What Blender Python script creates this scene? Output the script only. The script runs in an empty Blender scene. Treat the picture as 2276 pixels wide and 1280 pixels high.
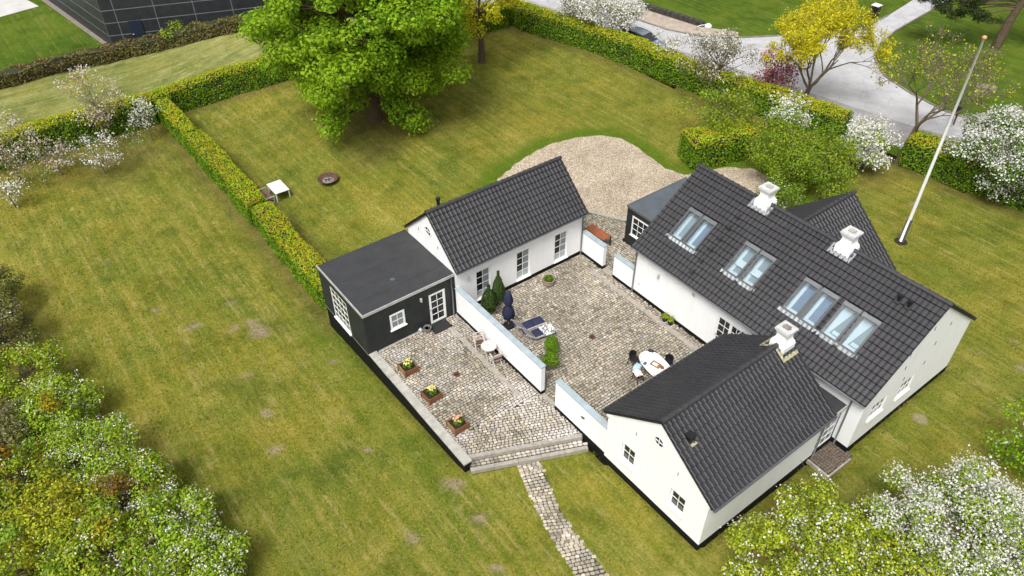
import bpy, math, random
import numpy as np
from mathutils import Vector, Matrix, noise
random.seed(7); RNG = np.random.default_rng(11)
S = bpy.context.scene; COL = S.collection
# ------------------------------------------------------------------ camera
cam = bpy.data.cameras.new('camera'); camo = bpy.data.objects.new('camera', cam); COL.objects.link(camo)
cam.sensor_width = 36.0; cam.lens = 1690.39 / 2276 * 36; cam.clip_end = 900; cam.clip_start = .5
FW = Vector((-.60831, .45785, -.64832)); RT = Vector((.60338, .79745, -.00297)); UP = Vector((-.51565, .39299, .76136))
CAM = Vector((20.127, -16.503, 28.619))
camo.matrix_world = Matrix(((RT.x, UP.x, -FW.x, CAM.x), (RT.y, UP.y, -FW.y, CAM.y), (RT.z, UP.z, -FW.z, CAM.z), (0, 0, 0, 1)))
S.camera = camo
# ------------------------------------------------------------------ bright overcast sky and a soft veiled sun
SUN_EL, SUN_AZ = math.radians(58), math.radians(152)      # azimuth clockwise from +Y
w = bpy.data.worlds.new('World'); S.world = w; w.use_nodes = True
nt = w.node_tree; nt.nodes.clear()
sky = nt.nodes.new('ShaderNodeTexSky'); sky.sky_type = 'NISHITA'; sky.sun_disc = False
sky.sun_elevation = SUN_EL; sky.sun_rotation = SUN_AZ; sky.dust_density = 6.0; sky.air_density = 1.0; sky.ozone_density = 1.0
hs = nt.nodes.new('ShaderNodeHueSaturation'); hs.inputs['Saturation'].default_value = .22
bg = nt.nodes.new('ShaderNodeBackground'); bg.inputs[1].default_value = .122
wo = nt.nodes.new('ShaderNodeOutputWorld')
nt.links.new(sky.outputs[0], hs.inputs['Color']); nt.links.new(hs.outputs[0], bg.inputs[0]); nt.links.new(bg.outputs[0], wo.inputs[0])
sl = bpy.data.lights.new('sun', 'SUN'); sl.energy = 1.75; sl.angle = math.radians(18); sl.color = (1, .985, .96)
so = bpy.data.objects.new('sun', sl); COL.objects.link(so)
sd = Vector((math.sin(SUN_AZ) * math.cos(SUN_EL), math.cos(SUN_AZ) * math.cos(SUN_EL), math.sin(SUN_EL)))
so.rotation_euler = sd.to_track_quat('Z', 'Y').to_euler(); so.location = (0, 0, 60)
vs = S.view_settings; vs.view_transform = 'Standard'; vs.look = 'None'; vs.gamma = 1.0; vs.use_curve_mapping = False; vs.exposure = .52
S.cycles.max_bounces = 6; S.cycles.diffuse_bounces = 3; S.cycles.transparent_max_bounces = 8; S.cycles.use_denoising = True

# ------------------------------------------------------------------ helpers
def sm(t): t = min(1., max(0., t)); return t * t * (3 - 2 * t)
def gz(x, y):
    """height of the sloping garden"""
    D = -1.6 + 1.08 * min(1, max(0, (x + 12) / 14.5))
    s = 1 - sm((y + 5.5) / 15.5)
    return D * s - .3 * math.exp(-((x - 12) ** 2 + (y - 6) ** 2) / 9)
def tag(o, label=None, cat=None, group=None, kind=None):
    if label: o['label'] = label
    if cat: o['category'] = cat
    if group: o['group'] = group
    if kind: o['kind'] = kind
    return o
def thing(name, label, cat, loc=(0, 0, 0), rz=0, group=None):
    o = bpy.data.objects.new(name, None); COL.objects.link(o); o.empty_display_size = .2
    o.location = loc; o.rotation_euler = (0, 0, rz); return tag(o, label, cat, group)
def link(name, me, parent=None, loc=(0, 0, 0), rot=None):
    o = bpy.data.objects.new(name, me); COL.objects.link(o); o.parent = parent; o.location = loc
    if rot is not None: o.rotation_euler = rot
    return o
class MB:
    """collects shapes and links them as ONE mesh object"""
    def __init__(s): s.v = []; s.f = []; s.m = []
    def poly(s, pts, m=0):
        n = len(s.v); s.v += [tuple(p) for p in pts]; s.f.append(tuple(range(n, n + len(pts)))); s.m.append(m); return s
    def raw(s, vs_, fs, m=0):
        n = len(s.v); s.v += [tuple(p) for p in vs_]
        for f in fs: s.f.append(tuple(i + n for i in f)); s.m.append(m)
        return s
    def box(s, a, b, m=0, M=None):
        x0, y0, z0 = a; x1, y1, z1 = b
        v = [Vector(p) for p in ((x0, y0, z0), (x1, y0, z0), (x1, y1, z0), (x0, y1, z0), (x0, y0, z1), (x1, y0, z1), (x1, y1, z1), (x0, y1, z1))]
        if M is not None: v = [M @ p for p in v]
        return s.raw(v, ((3, 2, 1, 0), (4, 5, 6, 7), (0, 1, 5, 4), (1, 2, 6, 5), (2, 3, 7, 6), (3, 0, 4, 7)), m)
    def bar(s, p, q, w_, h_=None, m=0, up=(0, 0, 1)):
        """square bar from p to q"""
        p, q = Vector(p), Vector(q); d = (q - p); L = d.length
        if L < 1e-6: return s
        d /= L; u = Vector(up)
        if abs(d.dot(u)) > .98: u = Vector((1, 0, 0))
        r = d.cross(u).normalized(); u = r.cross(d)
        M = Matrix(((r.x, d.x, u.x, p.x), (r.y, d.y, u.y, p.y), (r.z, d.z, u.z, p.z), (0, 0, 0, 1))); h_ = h_ or w_
        return s.box((-w_ / 2, 0, -h_ / 2), (w_ / 2, L, h_ / 2), m, M)
    def tube(s, pts, rad, n=8, m=0, cap=True):
        pts = [Vector(p) for p in pts]; k = len(pts); base = len(s.v)
        if not hasattr(rad, '__len__'): rad = [rad] * k
        ref = Vector((.31, .17, .93))
        for i, p in enumerate(pts):
            d = (pts[min(i + 1, k - 1)] - pts[max(i - 1, 0)]).normalized()
            if abs(d.dot(ref)) > .95: ref = Vector((1, .2, 0)).normalized()
            a = d.cross(ref).normalized(); b = d.cross(a)
            for j in range(n):
                t = 2 * math.pi * j / n
                s.v.append(tuple(p + (a * math.cos(t) + b * math.sin(t)) * rad[i]))
        for i in range(k - 1):
            for j in range(n):
                a0 = base + i * n + j; a1 = base + i * n + (j + 1) % n
                s.f.append((a0, a1, a1 + n, a0 + n)); s.m.append(m)
        if cap:
            s.f.append(tuple(base + j for j in range(n))); s.m.append(m)
            s.f.append(tuple(base + (k - 1) * n + j for j in range(n - 1, -1, -1))); s.m.append(m)
        return s
    def lathe(s, c, prof, n=16, m=0, sx=1, sy=1):
        base = len(s.v); c = Vector(c)
        for r, z in prof:
            for j in range(n):
                t = 2 * math.pi * j / n; s.v.append((c.x + r * math.cos(t) * sx, c.y + r * math.sin(t) * sy, c.z + z))
        for i in range(len(prof) - 1):
            for j in range(n):
                a0 = base + i * n + j; a1 = base + i * n + (j + 1) % n
                s.f.append((a0, a1, a1 + n, a0 + n)); s.m.append(m)
        s.f.append(tuple(base + j for j in range(n - 1, -1, -1))); s.m.append(m)
        s.f.append(tuple(base + (len(prof) - 1) * n + j for j in range(n))); s.m.append(m)
        return s
    def mesh(s, name, mats, off=(0, 0, 0), smooth=False):
        me = bpy.data.meshes.new(name); ox, oy, oz = off
        me.from_pydata([(a - ox, b - oy, c - oz) for a, b, c in s.v], [], s.f)
        for m in (mats if isinstance(mats, (list, tuple)) else [mats]): me.materials.append(m)
        if any(s.m): me.polygons.foreach_set('material_index', s.m)
        if smooth: me.polygons.foreach_set('use_smooth', [True] * len(s.f))
        me.update(); return me
    def build(s, name, mats, parent=None, off=(0, 0, 0), smooth=False, loc=(0, 0, 0)):
        return link(name, s.mesh(name, mats, off, smooth), parent, loc)
def bulk(name, V, F, mats, midx=None, parent=None, off=(0, 0, 0), loc=(0, 0, 0), smooth=False):
    """numpy mesh: V (n,3), F (m,4) quads"""
    V = np.asarray(V, np.float32) - np.asarray(off, np.float32); F = np.asarray(F, np.int32)
    me = bpy.data.meshes.new(name); k = F.shape[1]
    me.vertices.add(len(V)); me.vertices.foreach_set('co', V.ravel())
    me.loops.add(F.size); me.loops.foreach_set('vertex_index', F.ravel())
    me.polygons.add(len(F)); me.polygons.foreach_set('loop_start', np.arange(len(F), dtype=np.int32) * k)
    for m in (mats if isinstance(mats, (list, tuple)) else [mats]): me.materials.append(m)
    if midx is not None: me.polygons.foreach_set('material_index', np.asarray(midx, np.int32))
    if smooth: me.polygons.foreach_set('use_smooth', np.ones(len(F), bool))
    me.update(calc_edges=True); me.validate(); return link(name, me, parent, loc)

# ------------------------------------------------------------------ materials
def newmat(name):
    m = bpy.data.materials.new(name); m.use_nodes = True; n = m.node_tree.nodes; b = n['Principled BSDF']; return m, m.node_tree, n, b
def N(nt_, t, **kw):
    n = nt_.nodes.new(t)
    for k, v in kw.items():
        if k in n.inputs: n.inputs[k].default_value = v
        else: setattr(n, k, v)
    return n
def ramp(nt_, fac, stops, interp='LINEAR'):
    r = nt_.nodes.new('ShaderNodeValToRGB'); r.color_ramp.interpolation = interp; e = r.color_ramp.elements
    while len(e) < len(stops): e.new(.5)
    for i, (p, c) in enumerate(stops): e[i].position = p; e[i].color = (*c, 1) if len(c) == 3 else c
    nt_.links.new(fac, r.inputs[0]); return r.outputs[0]
def mix(nt_, fac, a, b, mode='MIX'):
    n = nt_.nodes.new('ShaderNodeMix'); n.data_type = 'RGBA'; n.blend_type = mode
    for i, v in ((0, fac), (6, a), (7, b)):
        if hasattr(v, 'is_linked') or hasattr(v, 'links'): nt_.links.new(v, n.inputs[i])
        else: n.inputs[i].default_value = v if i == 0 else (*v, 1)
    return n.outputs[2]
def coords(nt_, scale=(1, 1, 1), rot=(0, 0, 0), world=True):
    if world: src = N(nt_, 'ShaderNodeNewGeometry').outputs['Position']
    else: src = N(nt_, 'ShaderNodeTexCoord').outputs['Object']
    mp = N(nt_, 'ShaderNodeMapping'); mp.inputs['Scale'].default_value = scale; mp.inputs['Rotation'].default_value = rot
    nt_.links.new(src, mp.inputs[0]); return mp.outputs[0]
def tex(nt_, vec, scale, detail=3, rough=.55, typ='NOISE', **kw):
    t = nt_.nodes.new('ShaderNodeTexNoise' if typ == 'NOISE' else 'ShaderNodeTexVoronoi'); t.inputs['Scale'].default_value = scale
    if typ == 'NOISE': t.inputs['Detail'].default_value = detail; t.inputs['Roughness'].default_value = rough
    for k, v in kw.items(): t.inputs[k].default_value = v
    nt_.links.new(vec, t.inputs['Vector']); return t.outputs[0]
def bump(nt_, b, h, strength=.3, dist=.05):
    n = N(nt_, 'ShaderNodeBump'); n.inputs['Strength'].default_value = strength; n.inputs['Distance'].default_value = dist
    nt_.links.new(h, n.inputs['Height']); nt_.links.new(n.outputs[0], b.inputs['Normal'])
def plain(name, c, rough=.7, var=.15, scale=3., metal=0., bmp=0., bscale=30., spec=.4, island=0., streak=0., spots=None, patches=0.):
    """one colour with worn, uneven tone"""
    m, t, n, b = newmat(name); v = coords(t)
    f = tex(t, v, scale, 5, .6); d = tuple(x * (1 - var) for x in c); l = tuple(min(1, x * (1 + var)) for x in c)
    col = ramp(t, f, [(.3, d), (.7, l)])
    if streak:      # rain streaks running down
        k = ramp(t, tex(t, coords(t, (1, 1, .12)), 2.6, 5, .7), [(.45, (1, 1, 1)), (.72, (1 - streak, 1 - streak, 1 - streak * 1.15))]); col = mix(t, 1., col, k, 'MULTIPLY')
    if spots:       # lichen and repairs
        k = ramp(t, mix(t, .5, tex(t, v, 2.2, 5, .75), tex(t, v, 9., 4, .8)), [(.57, (0, 0, 0)), (.63, (1, 1, 1))]); col = mix(t, mix(t, .55, (0, 0, 0), k), col, spots)
    if patches:     # mended patches with hard edges
        vn = t.nodes.new('ShaderNodeTexVoronoi'); vn.inputs['Scale'].default_value = .33; t.links.new(coords(t, (1, .55, 1)), vn.inputs['Vector']); k = N(t, 'ShaderNodeSeparateColor'); t.links.new(vn.outputs['Color'], k.inputs[0]); col = mix(t, 1., col, ramp(t, k.outputs[0], [(0, (1 - patches,) * 3), (1, (1, 1, 1))]), 'MULTIPLY')
        vo2 = t.nodes.new('ShaderNodeTexVoronoi'); vo2.feature = 'DISTANCE_TO_EDGE'; vo2.inputs['Scale'].default_value = .55; wv = N(t, 'ShaderNodeVectorMath', operation='ADD'); nz = t.nodes.new('ShaderNodeTexNoise'); nz.inputs['Scale'].default_value = 1.2; t.links.new(v, nz.inputs[0]); t.links.new(v, wv.inputs[0]); t.links.new(nz.outputs['Color'], wv.inputs[1]); t.links.new(wv.outputs[0], vo2.inputs['Vector'])
        col = mix(t, 1., col, ramp(t, vo2.outputs['Distance'], [(0, (.55, .55, .55)), (.012, (1, 1, 1))]), 'MULTIPLY')
    if island:
        g = N(t, 'ShaderNodeNewGeometry'); k = ramp(t, g.outputs['Random Per Island'], [(0, (1 - island,) * 3), (1, (1, 1, 1))]); col = mix(t, 1., col, k, 'MULTIPLY')
    t.links.new(col, b.inputs['Base Color']); b.inputs['Roughness'].default_value = rough; b.inputs['Metallic'].default_value = metal
    b.inputs['Specular IOR Level'].default_value = spec
    if bmp: bump(t, b, tex(t, v, bscale, 4), bmp, .02)
    return m
def leafmat(name, stops, transl=.35, patch=None, pscale=.5, rough=.55):
    """leaf cards: every leaf its own tone, broad patches of another growth"""
    m, t, n, b = newmat(name); g = N(t, 'ShaderNodeNewGeometry')
    if 'blossom' not in name: stops = [(p, (min(.8, c[0] * 1.22), min(.8, c[1] * 1.2), c[2] * .95)) for p, c in stops]; patch = patch and (patch[0] * 1.2, patch[1] * 1.2, patch[2])
    col = ramp(t, g.outputs['Random Per Island'], stops)
    if patch:
        f = ramp(t, tex(t, coords(t), pscale, 3), [(.42, (0, 0, 0)), (.62, (1, 1, 1))])
        col = mix(t, f, col, mix(t, .75, col, patch))
    t.links.new(col, b.inputs['Base Color']); b.inputs['Roughness'].default_value = rough; b.inputs['Specular IOR Level'].default_value = .1
    tr = N(t, 'ShaderNodeBsdfTranslucent'); t.links.new(col, tr.inputs[0])
    mx = N(t, 'ShaderNodeMixShader'); mx.inputs[0].default_value = transl; out = n['Material Output']
    t.links.new(b.outputs[0], mx.inputs[1]); t.links.new(tr.outputs[0], mx.inputs[2]); t.links.new(mx.outputs[0], out.inputs[0])
    return m
def lawnmat(name, dry, mid, green, dark, stripe_axis, stripe_amt=.5, use_attr=True, straw=(.36, .3, .1), warm=(1.16, .98, .75)):
    m, t, n, b = newmat(name); v = coords(t)
    big = tex(t, v, .12, 4, .6); med = tex(t, v, .7, 5, .65); fine = tex(t, v, 9, 4, .75); vfine = tex(t, v, 34, 3, .8)
    st = tex(t, coords(t, (.055, 1, 1) if stripe_axis == 'x' else (1, .055, 1)), 2.1, 5, .7)
    mixf = N(t, 'ShaderNodeMath', operation='MULTIPLY_ADD'); mixf.inputs[1].default_value = stripe_amt; t.links.new(st, mixf.inputs[0])
    s2 = N(t, 'ShaderNodeMath', operation='MULTIPLY'); s2.inputs[1].default_value = 1 - stripe_amt; t.links.new(big, s2.inputs[0]); t.links.new(s2.outputs[0], mixf.inputs[2])
    a2 = N(t, 'ShaderNodeMath', operation='MULTIPLY_ADD'); a2.inputs[1].default_value = .3; t.links.new(med, a2.inputs[0])
    a3 = N(t, 'ShaderNodeMath', operation='MULTIPLY'); a3.inputs[1].default_value = .7; t.links.new(mixf.outputs[0], a3.inputs[0]); t.links.new(a3.outputs[0], a2.inputs[2])
    a4 = N(t, 'ShaderNodeMath', operation='MULTIPLY_ADD'); a4.inputs[1].default_value = .32; t.links.new(fine, a4.inputs[0])
    a5 = N(t, 'ShaderNodeMath', operation='MULTIPLY'); a5.inputs[1].default_value = .68; t.links.new(a2.outputs[0], a5.inputs[0]); t.links.new(a5.outputs[0], a4.inputs[2])
    col = ramp(t, a4.outputs[0], [(.39, dark), (.465, green), (.525, mid), (.6, dry)])
    hue = ramp(t, tex(t, v, .2, 4, .6), [(.42, (0, 0, 0)), (.6, (1, 1, 1))]); col = mix(t, mix(t, .5, (0, 0, 0), hue), col, mix(t, 1., col, warm, 'MULTIPLY'))
    th = tex(t, coords(t, (.028, 1, 1) if stripe_axis == 'x' else (1, .028, 1)), 3.6, 4, .65); th2 = tex(t, v, 1.1, 3, .6)
    tm = N(t, 'ShaderNodeMath', operation='MULTIPLY'); t.links.new(ramp(t, th, [(.5, (0, 0, 0)), (.64, (1, 1, 1))]), tm.inputs[0]); t.links.new(ramp(t, th2, [(.42, (0, 0, 0)), (.6, (.75, .75, .75))]), tm.inputs[1]); col = mix(t, tm.outputs[0], col, straw)
    dk = ramp(t, tex(t, v, .45, 4, .65), [(.36, (.7, .76, .66)), (.5, (1, 1, 1))]); col = mix(t, 1., col, dk, 'MULTIPLY')
    # straw coloured thatch flecks and blade-to-blade tone
    fl = ramp(t, tex(t, v, 4.5, 6, .8), [(.54, (0, 0, 0)), (.68, (1, 1, 1))]); col = mix(t, mix(t, .55, (0, 0, 0), fl), col, straw)
    bl = ramp(t, vfine, [(.3, (.55, .55, .55)), (.7, (1.4, 1.4, 1.35))]); col = mix(t, 1., col, bl, 'MULTIPLY')
    if use_attr:
        at = N(t, 'ShaderNodeAttribute', attribute_name='cover'); sp = N(t, 'ShaderNodeSeparateColor'); t.links.new(at.outputs['Color'], sp.inputs[0])
        lush = ramp(t, fine, [(.3, (.045, .1, .006)), (.7, (.13, .21, .012))])
        col = mix(t, sp.outputs[1], col, lush)
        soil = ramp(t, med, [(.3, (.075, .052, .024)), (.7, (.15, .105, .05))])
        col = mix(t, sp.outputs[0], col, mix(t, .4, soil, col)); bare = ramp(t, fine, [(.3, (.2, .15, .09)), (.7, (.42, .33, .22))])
        nb = N(t, 'ShaderNodeMath', operation='MULTIPLY_ADD'); nb.inputs[1].default_value = 1.6; nb.inputs[2].default_value = -.8; nb.use_clamp = True
        ad = N(t, 'ShaderNodeMath', operation='ADD'); t.links.new(sp.outputs[2], ad.inputs[0]); t.links.new(med, ad.inputs[1]); t.links.new(ad.outputs[0], nb.inputs[0])
        nb2 = N(t, 'ShaderNodeMath', operation='MULTIPLY'); t.links.new(nb.outputs[0], nb2.inputs[0]); t.links.new(sp.outputs[2], nb2.inputs[1]); nb2.use_clamp = True
        col = mix(t, nb2.outputs[0], col, bare)
    t.links.new(col, b.inputs['Base Color']); b.inputs['Roughness'].default_value = .9; b.inputs['Specular IOR Level'].default_value = .1
    h = mix(t, .5, fine, vfine); bump(t, b, h, .9, .12); return m

M = {}
M['white'] = plain('white_render', (.84, .84, .835), .85, .025, 1.1, bmp=.15, bscale=26, streak=.05)
M['white_paint'] = plain('white_paint', (.82, .82, .8), .45, .03, 4)
M['plinth'] = plain('black_plinth', (.008, .008, .008), .75, .3, 4, spec=.15, bmp=.1)
M['tile'] = plain('charcoal_roof_tile', (.03, .0285, .0315), .4, .22, .9, island=.35, spec=.5, spots=(.075, .073, .068))
M['ridge'] = plain('ridge_tile', (.042, .0405, .044), .45, .2, 2.5, island=.25, spec=.5)
M['deck'] = plain('roof_underlay', (.012, .012, .012), .9, .2)
M['zinc'] = plain('zinc_sheet', (.36, .43, .46), .5, .14, 2.2, metal=.15)
M['steel'] = plain('grey_gutter', (.16, .165, .17), .45, .15, 3, metal=.4)
M['trim'] = plain('pale_metal_trim', (.5, .5, .49), .5, .15, 3, metal=.3)
M['nose'] = plain('tile_nose_shadow_line', (.008, .008, .008), .8, .3, 3, spec=.1)  # near-black colour paints the shadow gap between tile rows
M['felt'] = plain('roofing_felt', (.038, .039, .041), .8, .16, 1.1, bmp=.2, bscale=60, island=.12)
M['felt_blue'] = plain('slate_blue_felt', (.085, .1, .115), .75, .16, 1.3, bmp=.15, bscale=60)
M['board'] = plain('tarred_boards', (.017, .021, .021), .65, .35, 1.6, bmp=.25, bscale=18)
M['frame_grey'] = plain('grey_window_cladding', (.1, .105, .11), .4, .12, 4, metal=.3)
M['concrete'] = plain('concrete_slab', (.4, .385, .34), .85, .2, 2.6, bmp=.2, island=.18)
M['granite'] = plain('granite_slab', (.34, .31, .265), .85, .22, 4, bmp=.2, island=.22)
M['bed'] = plain('joint_sand', (.048, .042, .032), .95, .45, 2.5)
M['grey_cap'] = plain('grey_concrete_cap', (.5, .5, .5), .8, .2, 6)
M['lead'] = plain('lead_flashing', (.27, .29, .3), .55, .3, 7, metal=.3, bmp=.2, bscale=12)
M['lichen'] = plain('lichened_flashing', (.36, .33, .2), .8, .4, 7, bmp=.3)
M['black'] = plain('black_plastic', (.012, .012, .013), .5, .2, 5)
M['navy'] = plain('navy_canvas', (.022, .025, .062), .85, .25, 6, bmp=.3, bscale=25)
M['teak'] = plain('weathered_teak', (.36, .31, .25), .8, .25, 7, island=.2)
M['table_grey'] = plain('weathered_white_slats', (.56, .55, .53), .7, .22, 9, island=.2)
M['teak_grey'] = plain('silvered_teak', (.5, .46, .41), .8, .2, 8, island=.2)
M['wood'] = plain('stained_planter_wood', (.2, .085, .035), .7, .3, 6, island=.25)
M['wood_pale'] = plain('faded_planter_wood', (.3, .17, .06), .75, .3, 6, island=.25)
M['rust'] = plain('corten_rust', (.27, .085, .035), .8, .3, 5, bmp=.1)
M['rust_dark'] = plain('fire_bowl_rust', (.095, .045, .035), .85, .35, 6, bmp=.2)
M['ash'] = plain('ash', (.2, .19, .17), .95, .5, 14)
M['brown_cushion'] = plain('maroon_cushion', (.1, .042, .034), .9, .15, 8)
M['mauve_cushion'] = plain('mauve_cushion', (.21, .115, .105), .9, .15, 8)
M['white_wood'] = plain('white_painted_slats', (.76, .75, .73), .6, .06, 8, island=.12)
M['mat'] = plain('rubber_mat', (.022, .022, .022), .9, .3, 30, bmp=.4, bscale=80)
M['pot'] = plain('grey_pot', (.17, .16, .15), .8, .2, 5)
M['soil'] = plain('soil', (.022, .016, .011), .95, .4, 12, bmp=.4)
M['iron'] = plain('cast_iron', (.13, .075, .05), .7, .35, 9)
M['bark'] = plain('bark', (.1, .07, .042), .9, .35, 4, bmp=.5, bscale=14)
M['twigbark'] = plain('grey_brown_twig', (.16, .13, .085), .9, .3, 4)
M['bark_pale'] = plain('pale_bark', (.19, .16, .11), .9, .3, 4, bmp=.4, bscale=14)
M['asphalt'] = plain('bleached_asphalt', (.43, .425, .43), .92, .13, .8, bmp=.15, bscale=50, patches=.1)
M['asphalt2'] = plain('sidewalk_asphalt', (.3, .285, .285), .92, .16, .9, bmp=.15, bscale=50, patches=.1)
M['dirtpath'] = plain('dusty_footway', (.36, .3, .24), .95, .22, 1.2, bmp=.2)
M['kerb'] = plain('kerb_stone', (.2, .18, .16), .9, .3, 3)
M['wallstone'] = plain('dark_field_stone', (.05, .045, .04), .9, .5, 3.5, bmp=.6, bscale=6)
M['panel'] = plain('dark_facade_panel', (.024, .026, .03), .5, .3, 1.5)
M['joint'] = plain('pale_panel_joint', (.17, .18, .19), .6, .1)
M['door_blue'] = plain('dark_blue_door', (.014, .024, .042), .45, .1)
M['yard'] = plain('pale_concrete_yard', (.5, .49, .47), .9, .1, .7)
M['grey_strip'] = plain('gravel_strip', (.2, .17, .14), .95, .35, 5)
M['interior'] = plain('room_white', (.8, .8, .78), .8, .02)
M['blind'] = plain('blue_grey_blind', (.22, .27, .36), .7, .1, 1.4)
M['floor_grey'] = plain('grey_green_floor', (.33, .37, .36), .6, .12, 1.2)
def glassmat(name, dark=(.012, .013, .014)):
    m, t, n, b = newmat(name); g = N(t, 'ShaderNodeNewGeometry')
    c = ramp(t, g.outputs['Random Per Island'], [(0, dark), (1, tuple(x * 2.2 for x in dark))]); t.links.new(c, b.inputs['Base Color'])
    b.inputs['Roughness'].default_value = .04; b.inputs['Specular IOR Level'].default_value = .6; return m
M['glass'] = glassmat('dark_window_glass'); M['glass_grey'] = glassmat('blinded_window_glass', (.13, .15, .155)); M['glass_pale'] = glassmat('pale_lower_glass', (.24, .27, .27))
def skyglass():
    m, t, n, b = newmat('skylight_glass'); out = n['Material Output']; n.remove(b)
    tr = N(t, 'ShaderNodeBsdfTransparent'); tr.inputs[0].default_value = (.86, .92, .95, 1); gl = N(t, 'ShaderNodeBsdfGlossy'); gl.inputs['Roughness'].default_value = .02
    lw = N(t, 'ShaderNodeLayerWeight'); pw = N(t, 'ShaderNodeMath', operation='POWER'); pw.inputs[1].default_value = 4; t.links.new(lw.outputs['Facing'], pw.inputs[0]); fr = N(t, 'ShaderNodeMath', operation='MULTIPLY_ADD'); fr.inputs[1].default_value = .8; fr.inputs[2].default_value = .1; t.links.new(pw.outputs[0], fr.inputs[0]); mx = N(t, 'ShaderNodeMixShader')
    t.links.new(fr.outputs[0], mx.inputs[0]); t.links.new(tr.outputs[0], mx.inputs[1]); t.links.new(gl.outputs[0], mx.inputs[2]); t.links.new(mx.outputs[0], out.inputs[0]); return m
M['skyglass'] = skyglass()
def cobblemat(name, stain=None, pale=None):
    m, t, n, b = newmat(name); g = N(t, 'ShaderNodeNewGeometry'); v = coords(t)
    r = g.outputs['Random Per Island']
    # loose stones are separate objects: mix in the object's random number too
    oi = N(t, 'ShaderNodeObjectInfo'); ad = N(t, 'ShaderNodeMath', operation='ADD'); t.links.new(r, ad.inputs[0]); t.links.new(oi.outputs['Random'], ad.inputs[1])
    fr = N(t, 'ShaderNodeMath', operation='FRACT'); t.links.new(ad.outputs[0], fr.inputs[0])
    col = ramp(t, fr.outputs[0], [(0, (.21, .185, .155)), (.15, (.33, .295, .24)), (.32, (.46, .41, .33)), (.47, (.32, .3, .27)), (.62, (.54, .48, .39)), (.76, (.36, .295, .23)), (.88, (.63, .58, .5)), (1, (.27, .265, .26))])
    wear = ramp(t, tex(t, v, 14, 4, .7), [(.3, (.75, .75, .75)), (.7, (1.15, 1.14, 1.1))]); col = mix(t, 1., col, wear, 'MULTIPLY')
    damp = ramp(t, tex(t, v, .33, 4, .6), [(.4, (.74, .73, .68)), (.6, (1.06, 1.05, 1.03))]); col = mix(t, 1., col, damp, 'MULTIPLY')
    if pale:      # lime bloom on the middle of the terrace
        f = ramp(t, tex(t, v, .42, 5, .7), [(.48, (0, 0, 0)), (.66, (.65, .65, .65))]); col = mix(t, f, col, (.6, .57, .56))
    t.links.new(col, b.inputs['Base Color']); b.inputs['Roughness'].default_value = .85; b.inputs['Specular IOR Level'].default_value = .2
    bump(t, b, tex(t, v, 40, 3), .3, .01); return m
M['cobble_brown'] = plain('brown_sett', (.17, .13, .1), .85, .3, 5, island=.4); M['cobble'] = cobblemat('cobblestone'); M['cobble_pale'] = cobblemat('limey_cobblestone', pale=True)
def gravelmat():
    m, t, n, b = newmat('pea_gravel'); v = coords(t); vo = t.nodes.new('ShaderNodeTexVoronoi'); vo.inputs['Scale'].default_value = 21; t.links.new(v, vo.inputs['Vector'])
    sp = N(t, 'ShaderNodeSeparateColor'); t.links.new(vo.outputs['Color'], sp.inputs[0])
    col = ramp(t, sp.outputs[0], [(0, (.17, .125, .085)), (.35, (.36, .285, .2)), (.65, (.5, .42, .32)), (.9, (.62, .54, .43)), (1, (.7, .64, .55))])
    col = mix(t, 1., col, ramp(t, tex(t, v, .5, 5), [(.3, (.78, .76, .72)), (.7, (1.1, 1.09, 1.07))]), 'MULTIPLY')
    t.links.new(col, b.inputs['Base Color']); b.inputs['Roughness'].default_value = .9; inv = N(t, 'ShaderNodeMath', operation='SUBTRACT'); inv.inputs[0].default_value = 1
    t.links.new(vo.outputs['Distance'], inv.inputs[1]); bump(t, b, inv.outputs[0], .8, .04); return m
M['gravel'] = gravelmat()
M['lawn'] = lawnmat('garden_lawn', (.33, .295, .07), (.22, .22, .032), (.14, .175, .021), (.085, .12, .013), 'x', .5)
M['verge'] = lawnmat('verge_lawn', (.34, .33, .13), (.235, .25, .075), (.17, .2, .05), (.11, .14, .035), 'y', .65, False, (.4, .36, .18))
M['park'] = lawnmat('park_lawn', (.13, .17, .018), (.085, .14, .011), (.06, .115, .008), (.036, .08, .006), 'x', .3, False, (.19, .19, .05))
# foliage
M['maple'] = leafmat('maple_leaf', [(0, (.06, .16, .008)), (.5, (.17, .32, .016)), (1, (.34, .5, .04))], .45, (.26, .38, .025), .3)
M['yellow'] = leafmat('spring_yellow_leaf', [(0, (.36, .32, .012)), (.5, (.54, .5, .022)), (1, (.68, .65, .06))], .45)
M['yellowgreen'] = leafmat('yellow_green_leaf', [(0, (.12, .17, .012)), (.5, (.34, .4, .028)), (1, (.6, .62, .1))], .44)
M['hedge_side'] = leafmat('hedge_leaf', [(0, (.055, .13, .009)), (.6, (.12, .235, .014)), (1, (.22, .34, .028))], .36)
M['hedge_top'] = leafmat('hedge_new_growth', [(0, (.15, .24, .01)), (.5, (.3, .4, .018)), (1, (.48, .54, .045))], .38, (.42, .36, .03), 1.1)
M['hedge_body'] = plain('hedge_twigs', (.028, .034, .012), .95, .4, 5)
M['brown_hedge'] = leafmat('bare_hedge_twig', [(0, (.07, .05, .025)), (.5, (.14, .105, .05)), (1, (.22, .17, .08))], .2, (.13, .13, .04), .6)
M['bush'] = leafmat('bush_leaf', [(0, (.09, .16, .012)), (.5, (.22, .31, .022)), (1, (.4, .46, .05))], .4, (.19, .33, .04), .5)
M['bush_dark'] = leafmat('dark_leaf', [(0, (.035, .085, .01)), (.5, (.08, .16, .018)), (1, (.16, .25, .03))], .3)
M['haw'] = leafmat('hawthorn_leaf', [(0, (.07, .16, .012)), (.5, (.22, .36, .026)), (1, (.47, .57, .08))], .42, (.28, .37, .03), .6)
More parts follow.
